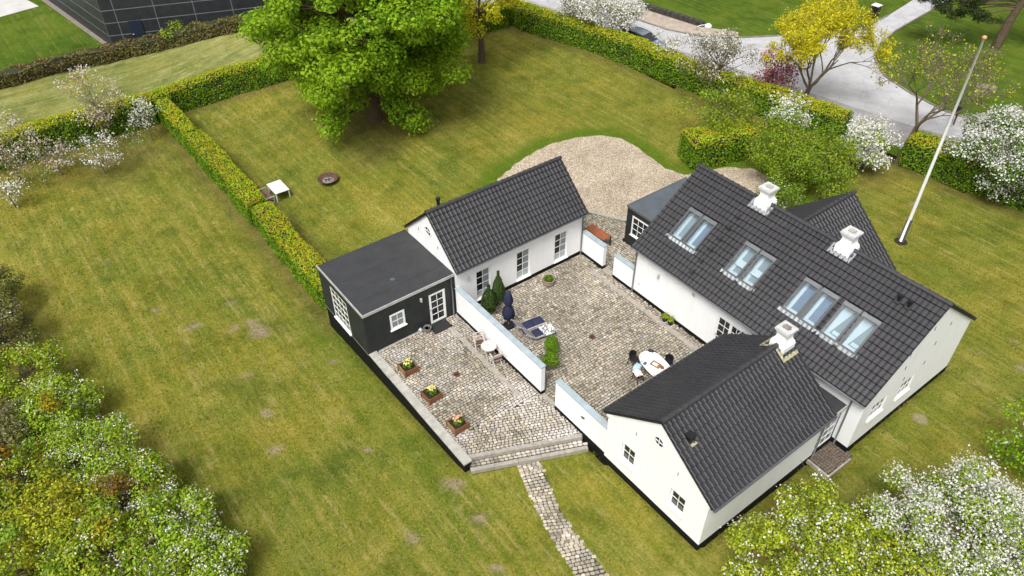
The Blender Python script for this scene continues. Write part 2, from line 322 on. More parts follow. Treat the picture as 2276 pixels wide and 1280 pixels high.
M['haw_olive'] = leafmat('olive_twig_leaf', [(0, (.07, .09, .025)), (.5, (.13, .15, .04)), (1, (.22, .22, .065))], .3)
M['gold'] = leafmat('gold_shoot', [(0, (.19, .19, .015)), (.5, (.3, .27, .02)), (1, (.36, .3, .03))], .4)
M['copper'] = leafmat('copper_shoot', [(0, (.13, .075, .015)), (.5, (.2, .12, .025)), (1, (.26, .17, .03))], .35)
M['bloom'] = leafmat('white_blossom', [(0, (.55, .53, .45)), (.5, (.74, .73, .67)), (1, (.82, .82, .79))], .25, rough=.7)
M['bloom_pink'] = leafmat('pale_pink_blossom', [(0, (.5, .4, .33)), (.5, (.62, .52, .46)), (1, (.74, .68, .62))], .25, rough=.7)
M['pink'] = leafmat('crab_apple_blossom', [(0, (.2, .03, .06)), (.5, (.36, .08, .13)), (1, (.5, .18, .23))], .25, rough=.7)
M['conifer'] = leafmat('conifer_scale', [(0, (.012, .03, .008)), (.5, (.03, .058, .014)), (1, (.07, .105, .025))], .15)
M['pine'] = leafmat('pine_needle', [(0, (.018, .03, .012)), (.5, (.035, .052, .02)), (1, (.06, .08, .03))], .15)
M['box_leaf'] = leafmat('box_leaf', [(0, (.05, .12, .008)), (.5, (.1, .2, .012)), (1, (.18, .29, .025))], .3)
M['twig'] = leafmat('grey_twig', [(0, (.07, .055, .045)), (1, (.19, .16, .13))], .1)
M['fl_yellow'] = plain('cream_yellow_petals', (.62, .55, .2), .7, .15, 20, island=.25); M['fl_peach'] = plain('peach_petals', (.68, .38, .24), .7, .15, 20, island=.25)
# ================================================================== SETTING
def inpoly(x, y, P):
    c = False; j = len(P) - 1
    for i in range(len(P)):
        if (P[i][1] > y) != (P[j][1] > y) and x < (P[j][0] - P[i][0]) * (y - P[i][1]) / (P[j][1] - P[i][1]) + P[i][0]: c = not c
        j = i
    return c
def dseg(x, y, P, closed=False):
    best = 1e9; n = len(P)
    for i in range(n if closed else n - 1):
        ax, ay = P[i][:2]; bx, by = P[(i + 1) % n][:2]; dx, dy = bx - ax, by - ay
        t = max(0, min(1, ((x - ax) * dx + (y - ay) * dy) / (dx * dx + dy * dy + 1e-9)))
        best = min(best, math.hypot(x - ax - t * dx, y - ay - t * dy))
    return best
def lerp1(x, P):
    for (a, b), (c, d) in zip(P, P[1:]):
        if x <= c: return b + (d - b) * max(0, (x - a)) / (c - a)
    return P[-1][1]
YB = [(-43, 27.4), (-36, 28.5), (-29.75, 30.4), (-24.3, 30.9), (-19.1, 31.1), (-14, 32), (-9, 33.6), (-5.6, 35.2), (-.5, 34.6), (8, 35.6), (45, 40)]
GRAVEL0 = [(-12.2, 7.8), (-14.4, 8.6), (-16.6, 9.9), (-17.5, 12.2), (-18.1, 14.6), (-18.15, 16.4), (-17.7, 18.3), (-16.9, 19.8), (-15.6, 20.7), (-13.9, 20.8), (-12.2, 20.5), (-10.5, 20.3), (-9.2, 20.7),
          (-8.6, 22.4), (-8.0, 24.0), (-6.6, 25.2), (-4.5, 25.2), (-2.2, 24.2), (-1.9, 17.0), (-6.2, 17.0), (-6.2, 14.6), (-7.72, 13.68), (-9.83, 12.44), (-11.3, 11.3), (-11.7, 9.0)]
GRAVEL = []          # the raked edge of the gravel wanders a little
for i_, a_ in enumerate(GRAVEL0):
    b_ = GRAVEL0[(i_ + 1) % len(GRAVEL0)]; n_ = max(1, int(math.dist(a_, b_) / .22)); far_ = i_ > 16
    for k_ in range(n_):
        x_, y_ = a_[0] + (b_[0] - a_[0]) * k_ / n_, a_[1] + (b_[1] - a_[1]) * k_ / n_; j_ = 0 if far_ else .13
        GRAVEL.append((x_ + j_ * noise.noise((x_ * 1.7, y_ * 1.7, 0)), y_ + j_ * noise.noise((x_ * 1.7, y_ * 1.7, 9))))
# hedge centre lines: (name points, width, height, label)
HEDGES = [
 ('clipped_hedge', [(-42.2, -4.95), (-39.5, -4.95), (-35.6, -4.85)], 1.25, 2.0, 'clipped hedge segment reaching the corner of the far boundary hedge'),
 ('clipped_hedge', [(-35.8, -4.75), (-30.4, -4.62), (-24.0, -4.65)], 1.55, 1.85, 'middle segment of the clipped hedge across the lawn, up to the bench'),
 ('clipped_hedge', [(-23.3, -4.5), (-19.1, -4.68), (-12.5, -4.6)], 1.65, 1.85, 'clipped yellow-green hedge segment running into the black annex'),
 ('boundary_hedge', [(-42.9, -34), (-42.8, -18), (-43.2, -12.8), (-43.2, -5.8)], 1.7, 2.3, 'tall boundary hedge behind the blossoming fruit trees'),
 ('boundary_hedge', [(-43.4, -5.6), (-43.7, -3.0), (-42.9, .9), (-41.5, 5.3), (-40, 13), (-38.6, 27)], 1.6, 2.1, 'tall dark boundary hedge running behind the big maple'),
 ('boundary_hedge', [(-40, 28.2), (-36.2, 28.4), (-29.75, 30.2), (-24.3, 30.85), (-19.1, 31.2), (-14, 32.0), (-9.5, 33.1), (-5.5, 33.7)], 2.1, 2.0, 'long clipped hedge between the garden and the road'),
 ('boundary_hedge', [(-.9, 34.6), (3.2, 35.2), (7.6, 35.9), (16, 37.3)], 2.3, 2.1, 'clipped hedge beyond the flagpole, along the sidewalk'),
 ('clipped_hedge', [(-10.2, 21.9), (-9.4, 24.0), (-8.8, 26.5)], 2.6, 2.1, 'boxy clipped hedge block at the edge of the gravel drive')]
BARE = [(-16.7, -11.9, .5), (-15.2, -10.2, .35), (-13.9, -9.1, .7), (-14.9, -9.0, .5), (-17.3, -9.4, .35), (-9.8, -8.2, .4), (-7.7, -11.3, .35), (4.3, -6.4, .45), (6.7, -7.1, .25), (14.4, 20.6, .4), (15.3, 19.1, .35), (13.2, 22.4, .3), (12.4, 19.9, .25),
        (9.7, 20.2, .3), (16.4, 21.7, .4), (17.8, 20.6, .5), (18.6, 17.5, .35), (2.6, 30.2, .4), (2.2, -6.3, .5), (-19.5, -13.2, .3), (-10.9, -10.9, .25), (-5.1, -11.9, .3), (-8.9, -6.9, .3), (16.9, 14.6, .4), (-26, -14, .4), (3.2, -9.2, .3), (-2.1, -8.4, .3)]
PAVED = [[(-12.0, -5.5), (.3, -5.5), (1.5, -5.2), (3.7, -.2), (5.4, -.05), (5.4, 9.2), (-2.4, 9.2), (-2.4, 17), (-6.3, 17), (-6.3, 14.4), (-11.5, 11.2), (-12, 9)], [(5.3, 0), (11, 0), (11, 9), (11.8, 9.1), (11.8, 17.6), (-2.4, 17.6), (5, 9)], [(10.9, 7.2), (12.2, 7.2), (12.25, 9.1), (10.9, 9.2)]]
def paved(x, y): return any(inpoly(x, y, q) for q in PAVED)
def lawn(name, x0, x1, y0, y1, step, test, mat, cover=False, dz=0.):
    xs = np.arange(x0, x1 + step / 2, step); ys = np.arange(y0, y1 + step / 2, step); nx, ny = len(xs), len(ys)
    V = np.array([(x, y, gz(x, y) + dz - (.35 if cover and paved(x, y) else 0)) for y in ys for x in xs]); F = []
    for j in range(ny - 1):
        for i in range(nx - 1):
            if test(x0 + (i + .5) * step, y0 + (j + .5) * step): a = j * nx + i; F.append((a, a + 1, a + nx + 1, a + nx))
    o = bulk(name, V, np.array(F), mat, smooth=True); tag(o, kind='structure')
    if cover:
        C = np.zeros((len(V), 4), np.float32); C[:, 3] = 1
        for k, (x, y, z) in enumerate(V):
            s = 0.
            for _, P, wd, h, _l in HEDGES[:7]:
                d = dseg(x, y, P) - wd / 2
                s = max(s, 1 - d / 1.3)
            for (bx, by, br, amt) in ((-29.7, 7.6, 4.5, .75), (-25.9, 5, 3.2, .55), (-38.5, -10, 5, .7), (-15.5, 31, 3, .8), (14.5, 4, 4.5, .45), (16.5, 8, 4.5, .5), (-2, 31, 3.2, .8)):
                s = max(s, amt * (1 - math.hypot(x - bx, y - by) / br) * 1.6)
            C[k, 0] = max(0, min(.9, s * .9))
            if -19.5 < x < 0 and 5 < y < 27:
                d = dseg(x, y, GRAVEL0, True) + .5 * noise.noise((x * .6, y * .6, 2)); C[k, 1] = max(0, min(.9, (1.75 - d) / 1.1))
            if -13 < x < 12 and -8 < y < 0: C[k, 1] = max(C[k, 1], .35 * max(0, 1 - dseg(x, y, [(-12, -6.6), (2, -6.8)]) / 1.6))
            for bx, by, br in BARE:
                d = math.hypot(x - bx, y - by)
                d += .35 * noise.noise((x * 1.9, y * 1.9, 4)); rr = br * 1.15
                if d < rr: C[k, 2] = max(C[k, 2], min(1, 1.4 * (1 - d / rr)))
        at = o.data.color_attributes.new('cover', 'FLOAT_COLOR', 'POINT'); at.data.foreach_set('color', C.ravel())
    return o
tag(MB().poly([(-420, -420, -2.2), (420, -420, -2.2), (420, 420, -2.2), (-420, 420, -2.2)]).build('ground', M['park']), kind='structure')
lawn('lawn', -43.4, 32, -46, 42, .4, lambda x, y: x > -43.3 and y < lerp1(x, YB), M['lawn'], True)
BH = [(-40, -58.2), (-15.2, -58.2), (-10.5, -58.6), (-3.3, -58.0), (2.9, -55.8), (8.2, -53.6), (16, -50.5), (40, -42)]       # (y, x) of the brown hedge
lawn('verge_lawn', -63, -42.2, -45, 45, .8, lambda x, y: lerp1(y, BH) < x < -43, M['verge'])
lawn('neighbour_lawn', -140, -50, -70, 30, 1.0, lambda x, y: x <= lerp1(y, BH) + .4, M['park'])
lawn('park_lawn', -140, 120, 26, 160, 1.0, lambda x, y: (y >= (lerp1(x, YB) if x > -43 else 45) - .6) or (x < -42 and y > 30), M['park'])
def sheet(name, P, z, mat, thick=0, kind='structure'):
    mb = MB(); mb.poly([(x, y, z) for x, y in P])
    if thick:
        for (a, b), (c, d) in zip(P, P[1:] + P[:1]): mb.poly([(a, b, z), (c, d, z), (c, d, z - thick), (a, b, z - thick)])
    return tag(mb.build(name, mat), kind=kind)
NEAR = [(-90, 25), (-60, 30), (-45, 32.6), (-36, 34.0), (-25, 35.9), (-13.7, 38.0), (-8.3, 38.9), (-2.8, 39.9), (2, 41.2), (20, 46), (60, 58)]
FAR1 = [(-90, 29.5), (-60, 34.4), (-45, 36.4), (-36.5, 37.5), (-32.6, 38.1), (-28.2, 38.7), (-25, 40.1), (-22.8, 42.5), (-21.0, 45.5), (-18.2, 51), (-17.1, 55.5), (-17.4, 58.9), (-18.3, 64.8), (-21, 80), (-28, 110)]
FAR2 = [(-22, 110), (-18, 80), (-16, 67.8), (-15.4, 62.4), (-14.7, 55.7), (-13.8, 51.7), (-12.3, 48.6), (-9.8, 46.1), (-6.5, 44.8), (-3, 44.1), (-.5, 44.5), (20, 50.5), (60, 63)]
sheet('road', NEAR + FAR2[::-1] + FAR1[::-1], .015, M['asphalt'])
HB = [(-90, 22), (-60, 26.5), (-43, 29.2), (-36, 29.6), (-29.75, 31.5), (-19.1, 32.2), (-14, 33.1), (-9, 34.7), (-5.6, 36.3), (-.5, 36), (8, 37.2), (16, 38.6), (60, 52)]
sheet('sidewalk', HB + [(x, y - .06) for x, y in NEAR[::-1]], .09, M['asphalt2'], .1)
FW2 = [(-60, 37), (-45, 38.9), (-37.4, 39.8), (-32.6, 40.8), (-26.9, 41.7), (-23.6, 43.6)]
sheet('footway', [(x - .05, y + .1) for x, y in FAR1[1:8]] + FW2[::-1], .08, M['dirtpath'], .09)
def rail(mb, P, wd, z0, z1, m=0):
    for (a, b), (c, d) in zip(P, P[1:]):
        mb.bar((a, b, (z0 + z1) / 2), (c, d, (z0 + z1) / 2), wd, z1 - z0, m)
    return mb
def offs(P, d):
    out = []
    for i, p in enumerate(P):
        a = P[max(0, i - 1)]; b = P[min(len(P) - 1, i + 1)]; t = Vector((b[0] - a[0], b[1] - a[1])).normalized(); out.append((p[0] - t.y * d, p[1] + t.x * d))
    return out
def kerb(name, P):
    r = tag(rail(MB(), [P[0], P[1]], .12, -.02, .1).build(name, M['kerb']), kind='structure')
    for a, b in zip(P[1:], P[2:]):
        L = math.dist(a, b); n = max(1, int(L / 2.4))
        for k in range(n):
            p = (a[0] + (b[0] - a[0]) * k / n, a[1] + (b[1] - a[1]) * k / n); q = (a[0] + (b[0] - a[0]) * (k + .985) / n, a[1] + (b[1] - a[1]) * (k + .985) / n)
            rail(MB(), [p, q], .14, -.03, .12).build('kerb_stone', M['kerb'], r)
kerb('kerb', FAR1[1:12]); kerb('kerb', FAR2[2:12]); 
sheet('gravel_drive', GRAVEL, .02, M['gravel'])
sheet('concrete_yard', [(-76.3, -11.8), (-76.0, -40), (-140, -60), (-140, -9), (-81, -8.4), (-77.2, -7.6)], gz(-80, -20) + .03, M['yard'])
sheet('gravel_strip', [(-61.2, -4.8), (-78.2, -6.9), (-90, -8.3), (-90, -6.6), (-61.2, -3.9)], gz(-70, -6) + .04, M['grey_strip'])
# ---- retaining wall beyond the road: rough stones
t = thing('retaining_wall', 'low dark stone retaining wall below the park lawn, beyond the road', 'wall', (-32, 41, 0))
PW = [(-62, 37.2), (-45, 39.1), (-37.4, 40.0), (-32.6, 41.0), (-26.7, 41.9)]; mb = MB(); rail(mb, PW, .3, -.2, .5); mb.build('core', M['wallstone'], t, t.location)
st = [MB() for _ in range(3)]; sm_ = []
for k in range(3):
    b = MB(); v = [(x * random.uniform(.85, 1) * .5, y * .24, z * random.uniform(.85, 1) * .5) for x in (-1, 1) for y in (-1, 1) for z in (-1, 1)]
    b.raw(v, ((0, 1, 3, 2), (4, 6, 7, 5), (0, 4, 5, 1), (2, 3, 7, 6), (0, 2, 6, 4), (1, 5, 7, 3))); sm_.append(b.mesh('wall_stone', M['wallstone']))
cnt = 0
for (a, b), (c, d) in zip(PW[1:], PW[2:]):
    L = math.dist((a, b), (c, d)); ang = math.atan2(d - b, c - a); s = 0
    while s < L - .2:
        wd = random.uniform(.4, .8)
        for row in range(2):
            if cnt > 290: break
            o = link('wall_stone', sm_[cnt % 3], t, (a + (c - a) * (s + wd / 2) / L - t.location.x, b + (d - b) * (s + wd / 2) / L - t.location.y, .12 + row * .3), (0, 0, ang)); o.scale = (wd * .96, 1, .29 + .03 * row); cnt += 1
        s += wd
# ================================================================== BUILDINGS
def wallface(mb, P0, u, n, L, z0, z1, ops=(), depth=.13, m=0):
    """outer wall face from P0 along u with real openings and reveals"""
    us = sorted({0, L, *[o[0] for o in ops], *[o[1] for o in ops]}); zs = sorted({z0, z1, *[o[2] for o in ops], *[o[3] for o in ops]})
    X = lambda a, z, d=0: (P0[0] + u[0] * a - n[0] * d, P0[1] + u[1] * a - n[1] * d, z)
    for a, b in zip(us, us[1:]):
        for c, d in zip(zs, zs[1:]):
            if any(o[0] - 1e-6 <= a and b <= o[1] + 1e-6 and o[2] - 1e-6 <= c and d <= o[3] + 1e-6 for o in ops): continue
            mb.poly([X(a, c), X(b, c), X(b, d), X(a, d)], m)
    for a, b, c, d in ops:
        mb.poly([X(a, c), X(a, d), X(a, d, depth), X(a, c, depth)], m); mb.poly([X(b, c), X(b, d), X(b, d, depth), X(b, c, depth)], m)
        mb.poly([X(a, d), X(b, d), X(b, d, depth), X(a, d, depth)], m); mb.poly([X(a, c), X(b, c), X(b, c, depth), X(a, c, depth)], m)
def unit(kind, parent, off, P0, u, n, op, cols, rows, pm='glass', fw=.07, mw=.03, inset=.07, sill=None, fm='white_paint', pmf=None, leaves=1, kick=0, label=None):
    """window or door: frame with glazing bars, every pane its own piece"""
    a, b, c, d = op; B = lambda mb, a0, a1, z0, z1, d0, d1, m=0: boxun(mb, P0, u, n, a0, a1, z0, z1, d0, d1, m)
    fr = MB(); i0, i1 = -inset, -inset - .06
    B(fr, a, b, d - fw, d, i1, i0); B(fr, a, b, c, c + fw + kick, i1, i0); B(fr, a, a + fw, c + fw + kick, d - fw, i1, i0); B(fr, b - fw, b, c + fw + kick, d - fw, i1, i0)
    ia, ib, ic, id_ = a + fw, b - fw, c + fw + kick, d - fw
    lw = (ib - ia) / leaves
    for k in range(1, leaves): B(fr, ia + lw * k - fw * .8, ia + lw * k + fw * .8, ic, id_, i1, i0 + .004)
    o = None; panes = []
    cw = (ib - ia) / cols; rh = (id_ - ic) / rows
    for k in range(1, cols):
        if leaves > 1 and abs((k * cw) % lw) < 1e-3: continue
        B(fr, ia + k * cw - mw / 2, ia + k * cw + mw / 2, ic, id_, i1 + .02, i0 - .006)
    for k in range(1, rows): B(fr, ia, ib, ic + k * rh - mw / 2, ic + k * rh + mw / 2, i1 + .021, i0 - .008)
    o = fr.build(kind, M[fm], parent, off)
    if label: o['label'] = label
    for r in range(rows):
        for k in range(cols):
            g = MB(); B(g, ia + k * cw + .003, ia + (k + 1) * cw - .003, ic + r * rh + .003, ic + (r + 1) * rh - .003, i1 + .025, i1 + .033)
            g.build('pane', M[(pmf(k, r) if pmf else pm)], o, off)
    if sill:
        s = MB(); B(s, a - .06, b + .06, c - sill, c + .005, -inset, .09); s.build('sill', M['white_paint'], o, off)
    if kind == 'door':
        h = MB(); B(h, a + .03, a + .055, c + .95, c + 1.1, i0, i0 + .02); B(h, a + .03, a + .15, c + 1.05, c + 1.075, i0 + .02, i0 + .045); h.build('handle', M['trim'], o, off)
    return o
def boxun(mb, P0, u, n, a0, a1, z0, z1, d0, d1, m=0):
    v = [(P0[0] + u[0] * a + n[0] * d, P0[1] + u[1] * a + n[1] * d, z) for z in (z0, z1) for (a, d) in ((a0, d0), (a1, d0), (a1, d1), (a0, d1))]
    mb.raw(v, ((3, 2, 1, 0), (4, 5, 6, 7), (0, 1, 5, 4), (1, 2, 6, 5), (2, 3, 7, 6), (3, 0, 4, 7)), m)
def roundwin(parent, off, c, u, n, r):
    fr = MB(); K = 20; R = lambda t, rr, d: (c[0] + u[0] * rr * math.cos(t) + n[0] * d, c[1] + u[1] * rr * math.cos(t) + n[1] * d, c[2] + rr * math.sin(t))
    for k in range(K):
        t0, t1 = 2 * math.pi * k / K, 2 * math.pi * (k + 1) / K
        fr.poly([R(t0, r, .035), R(t1, r, .035), R(t1, r * .78, .035), R(t0, r * .78, .035)]); fr.poly([R(t0, r, .035), R(t1, r, .035), R(t1, r, -.02), R(t0, r, -.02)]); fr.poly([R(t0, r * .78, .035), R(t1, r * .78, .035), R(t1, r * .78, .0), R(t0, r * .78, .0)])
    P0 = (c[0], c[1]); boxun(fr, P0, u, n, -.015, .015, c[2] - r * .8, c[2] + r * .8, .006, .028); boxun(fr, P0, u, n, -r * .8, r * .8, c[2] - .015, c[2] + .015, .006, .03)
    o = fr.build('round_window', M['white_paint'], parent, off)
    for q in range(4):
        g = MB(); g.poly([R(0, 0, .006)] + [R(math.pi / 2 * q + math.pi / 2 * k / 6, r * .79, .006) for k in range(7)]); g.build('pane', M['glass'], o, off)
# ---- roof tiles
TW, TR = .25, .36
def tile_mesh():
    prof = [(0, .016), (.1, .042), (.2, .052), (.3, .042), (.4, .016), (.58, .006), (.8, .004), (1.02, .012)]
    b = MB(); L = .405; ns = .026
    for (a, za), (c, zc) in zip(prof, prof[1:]):
        b.poly([(a * TW, ns, za + .052), (c * TW, ns, zc + .052), (c * TW, L, zc - .012), (a * TW, L, za - .012)])
        b.poly([(a * TW, ns, za + .052), (a * TW, 0, za - .0), (c * TW, 0, zc - .0), (c * TW, ns, zc + .052)], 1)  # chamfered nose face, coloured dark as a painted shadow line
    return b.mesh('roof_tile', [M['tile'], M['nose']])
TILE = tile_mesh()
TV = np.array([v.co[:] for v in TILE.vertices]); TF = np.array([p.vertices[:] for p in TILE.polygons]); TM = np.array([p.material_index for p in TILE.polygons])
def ridge_mesh(L=.42, r=.125):
    b = MB(); K = 7
    for k in range(K):
        t0, t1 = math.pi * k / K, math.pi * (k + 1) / K
        for (y0, y1, r0, r1) in ((0, .07, r * 1.16, r * 1.16), (.07, L, r, r * .97)):
            b.poly([(r0 * math.cos(t0), y0, r0 * math.sin(t0)), (r0 * math.cos(t1), y0, r0 * math.sin(t1)), (r1 * math.cos(t1), y1, r1 * math.sin(t1)), (r1 * math.cos(t0), y1, r1 * math.sin(t0))])
        b.poly([(r * 1.16 * math.cos(t0), 0, r * 1.16 * math.sin(t0)), (r * 1.16 * math.cos(t1), 0, r * 1.16 * math.sin(t1)), (0, 0, 0)])
    return b.mesh('ridge_tile', M['ridge'])
RIDGE = ridge_mesh()
def roof(parent, off, slopes, ridge):
    """slopes: (A eave start, along unit, upslope unit, length, slope length, holes[(u0,u1,v0,v1)], tiled)"""
    off = Vector(off); dk = MB(); mats = []
    for (A, U, V, L, Sl, holes) in slopes:
        A, U, V = Vector(A), Vector(U), Vector(V); Nn = U.cross(V)
        if Nn.z < 0: Nn = -Nn
        us = sorted({0, L, *[h[0] for h in holes], *[h[1] for h in holes]}); vs_ = sorted({0, Sl, *[h[2] for h in holes], *[h[3] for h in holes]})
        for a, b in zip(us, us[1:]):
            for c, d in zip(vs_, vs_[1:]):
                if any(h[0] - 1e-6 <= a and b <= h[1] + 1e-6 and h[2] - 1e-6 <= c and d <= h[3] + 1e-6 for h in holes): continue
                dk.poly([A + U * x + V * y - Nn * .012 for x, y in ((a, c), (b, c), (b, d), (a, d))])
                dk.poly([A + U * x + V * y - Nn * .1 for x, y in ((a, c), (b, c), (b, d), (a, d))])
        for a, b in (((0, 0), (L, 0)), ((0, 0), (0, Sl)), ((L, 0), (L, Sl))):
            p, q = A + U * a[0] + V * a[1], A + U * b[0] + V * b[1]; dk.poly([p - Nn * .012, q - Nn * .012, q - Nn * .1, p - Nn * .1])
        nc = round(L / TW); nr = math.ceil((Sl - .02) / TR); sx = L / (nc * TW)
        for r in range(nr):
            for c in range(nc):
                u, v = c * TW * sx, r * TR
                if any(h[0] - TW * .55 < u < h[1] - TW * .45 and h[2] - .3 < v < h[3] - .04 for h in holes): continue
                P = A + U * u + V * (v - .03); ly = 1. if v + .42 < Sl + .12 else max(.3, (Sl + .08 - v) / .42)
                Us = U * sx if U.cross(V).z > 0 else -U * sx
                if U.cross(V).z <= 0: P = P + U * TW * sx
                j = random.gauss(0, .0022)
                mats.append((P, Us, V * ly, Nn, j, Nn.dot(CAM - P) > 0))
    ro = dk.build('roof', M['deck'], parent, off)
    mats.sort(key=lambda q: (not q[5], (q[0] - CAM).length))
    VV = []; FF = []; k = 0
    for i, (P, U, V, Nn, j, vis) in enumerate(mats):
        if i < 300:
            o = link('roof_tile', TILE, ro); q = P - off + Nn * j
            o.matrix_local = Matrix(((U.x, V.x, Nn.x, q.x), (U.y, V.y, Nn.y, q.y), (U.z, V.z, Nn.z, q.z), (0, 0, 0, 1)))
        else:
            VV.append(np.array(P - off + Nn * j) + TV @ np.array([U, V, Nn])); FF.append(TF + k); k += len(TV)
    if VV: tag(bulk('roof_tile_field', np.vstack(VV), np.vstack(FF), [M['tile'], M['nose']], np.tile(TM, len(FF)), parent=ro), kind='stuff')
    A, B = Vector(ridge[0]), Vector(ridge[1]); d = B - A; L = d.length; d /= L; n = max(1, round(L / .385)); s = L / n; x = d.cross(Vector((0, 0, 1))).normalized()
    for i in range(n):
        p = A + d * (s * i) - off; o = link('ridge_tile', RIDGE, ro)
        o.matrix_local = Matrix(((x.x, d.x, 0, p.x), (x.y, d.y, 0, p.y), (x.z, d.z, 1, p.z + random.uniform(-.006, .006)), (0, 0, 0, 1)))
    return ro
def gable_roof(parent, off, axis, a0, a1, c, ze, zr, half, holes_f=(), trim=.05):
    """axis 'x' or 'y' ridge direction; a0..a1 extent; c ridge position across; ze at the eave edge, zr at the ridge, half = run"""
    L = a1 - a0; sl = math.hypot(half, zr - ze); h, v = half / sl, (zr - ze) / sl
    if axis == 'x':
        s = [((a0, c - half, ze), (1, 0, 0), (0, h, v), L, sl, list(holes_f)), ((a0, c + half, ze), (1, 0, 0), (0, -h, v), L, sl, [])]
        r = ((a0 - .02, c, zr + .0), (a1 + .02, c, zr + .0))
    else:
        s = [((c - half, a0, ze), (0, 1, 0), (h, 0, v), L, sl, []), ((c + half, a0, ze), (0, 1, 0), (-h, 0, v), L, sl, list(holes_f))]
        r = ((c, a0 - .02, zr), (c, a1 + .02, zr))
    return roof(parent, off, s, r), sl
def gutter(parent, off, p, q, r=.065):
    b = MB(); p, q = Vector(p), Vector(q); d = (q - p).normalized(); s = d.cross(Vector((0, 0, 1)))
    K = 6; pr = [s * (r * math.cos(math.pi + math.pi * k / K)) + Vector((0, 0, r * math.sin(math.pi + math.pi * k / K))) for k in range(K + 1)]
    for a, c in zip(pr, pr[1:]): b.poly([p + a, q + a, q + c, p + c]); b.poly([p + a * .85, q + a * .85, q + c * .85, p + c * .85])
    b.poly([p + a for a in pr]); b.poly([q + a for a in pr])
    b.tube([p + pr[0], q + pr[0]], .012, 5); b.tube([p + pr[-1], q + pr[-1]], .012, 5)
    return b.build('gutter', M['steel'], parent, off)
def downpipe(parent, off, pts, r=.04):
    b = MB(); b.tube(pts, r, 8); e = Vector(pts[-1]); b.tube([e + Vector((0, 0, .16)), e + Vector((0, 0, .12))], r * 1.35, 8); b.tube([e, e + Vector((0, 0, .03))], r * 1.6, 8)
    return b.build('downpipe', M['steel'], parent, off, True)
def chimney(parent, off, x, y, zr, k=.88, lich=False, front=1):
    R2 = math.sqrt(2); c = (x, y, zr)
    b = MB(); prof = [(.46, -.75), (.46, .08), (.43, .1), (.43, .2), (.38, .24), (.33, .34), (.3, .44), (.3, .6), (.36, .74), (.41, .84), (.43, .86), (.43, .91)]
    base = len(b.v)
    for h, z in prof:
        for sx, sy in ((1, 1), (-1, 1), (-1, -1), (1, -1)): b.v.append((x + sx * h * k, y + sy * h * k, zr + z * (.5 + .5 * k)))
    for i in range(len(prof) - 1):
        for j in range(4):
            a = base + i * 4 + j; d = base + i * 4 + (j + 1) % 4; b.f.append((a, d, d + 4, a + 4)); b.m.append(0)
    o = b.build('chimney', M['white'], parent, off)
    ks = .5 + .5 * k
    cp = MB(); cp.box((x - .42 * k, y - .42 * k, zr + .905 * ks), (x + .42 * k, y + .42 * k, zr + .95 * ks)); cp.build('cap_slab', M['grey_cap'], o, off)
    cb = MB(); cb.box((x - .15, y - .13, zr + .95 * ks), (x + .15, y + .13, zr + 1.03 * ks)); cb.box((x - .2, y - .02, zr + .955 * ks), (x + .2, y + .04, zr + .99 * ks)); cb.build('cap_block', M['kerb'] if lich else M['concrete'], o, off)
    return o
# ------------------------------------------------------------------ main house
off = (4.76, 13.37, 0); H = thing('farmhouse', 'long white rendered house with black tiled roof, eight skylights and two ridge chimneys', 'house', off)
X0, X1, Y0, Y1 = -2.373, 11.888, 9.06, 17.68; pitch = (6.727 - 3.31) / (13.371 - 8.76); zt = 3.31 + .3 * pitch - .13
mb = MB()
DF = (3.62 - X0, 5.3 - X0, .12, 2.45)
wallface(mb, (X0, Y0), (1, 0), (0, -1), X1 - X0, -.6, zt, [DF])
GW = [(9.98 - Y0, 11.1 - Y0, 1.42, 2.4), (12.3 - Y0, 13.4 - Y0, 1.3, 2.3)]
wallface(mb, (X1, Y0), (0, 1), (1, 0), Y1 - Y0, -.6, zt, GW)
zr_ = 6.727 - .13
mb.poly([(X1, Y0, zt), (X1, Y1, zt), (X1, 13.371, zr_)]); mb.poly([(X0, Y0, zt), (X0, Y1, zt), (X0, 13.371, zr_)])
wallface(mb, (X0, Y0), (0, 1), (-1, 0), Y1 - Y0, -.6, zt); wallface(mb, (X0, Y1), (1, 0), (0, 1), X1 - X0, -.6, zt)
mb.build('wall', M['white'], H, off)
pl = MB(); pl.box((X0 - .018, Y0 - .018, -.7), (3.6, Y0 + .1, .22)); pl.box((5.33, Y0 - .018, -.7), (X1 + .018, Y0 + .1, .14)); pl.box((X1 - .1, Y0 - .016, -.7), (X1 + .02, Y1 + .02, .14)); pl.box((X0 - .02, Y0 - .01, -.7), (X0 + .1, Y1, .1)); pl.build('plinth', M['plinth'], H, off)
unit('door', H, off, (X0, Y0), (1, 0), (0, -1), DF, 4, 5, leaves=2, fw=.1, inset=.04, label='white double garden door with black panes')
for g in GW: unit('window', H, off, (X1, Y0), (0, 1), (1, 0), g, 3, 2, inset=.03, sill=.12)
tr = MB(); boxun(tr, (X1, 13.371), (0, 1), (1, 0), 0, .001, 0, .001, 0, .001)
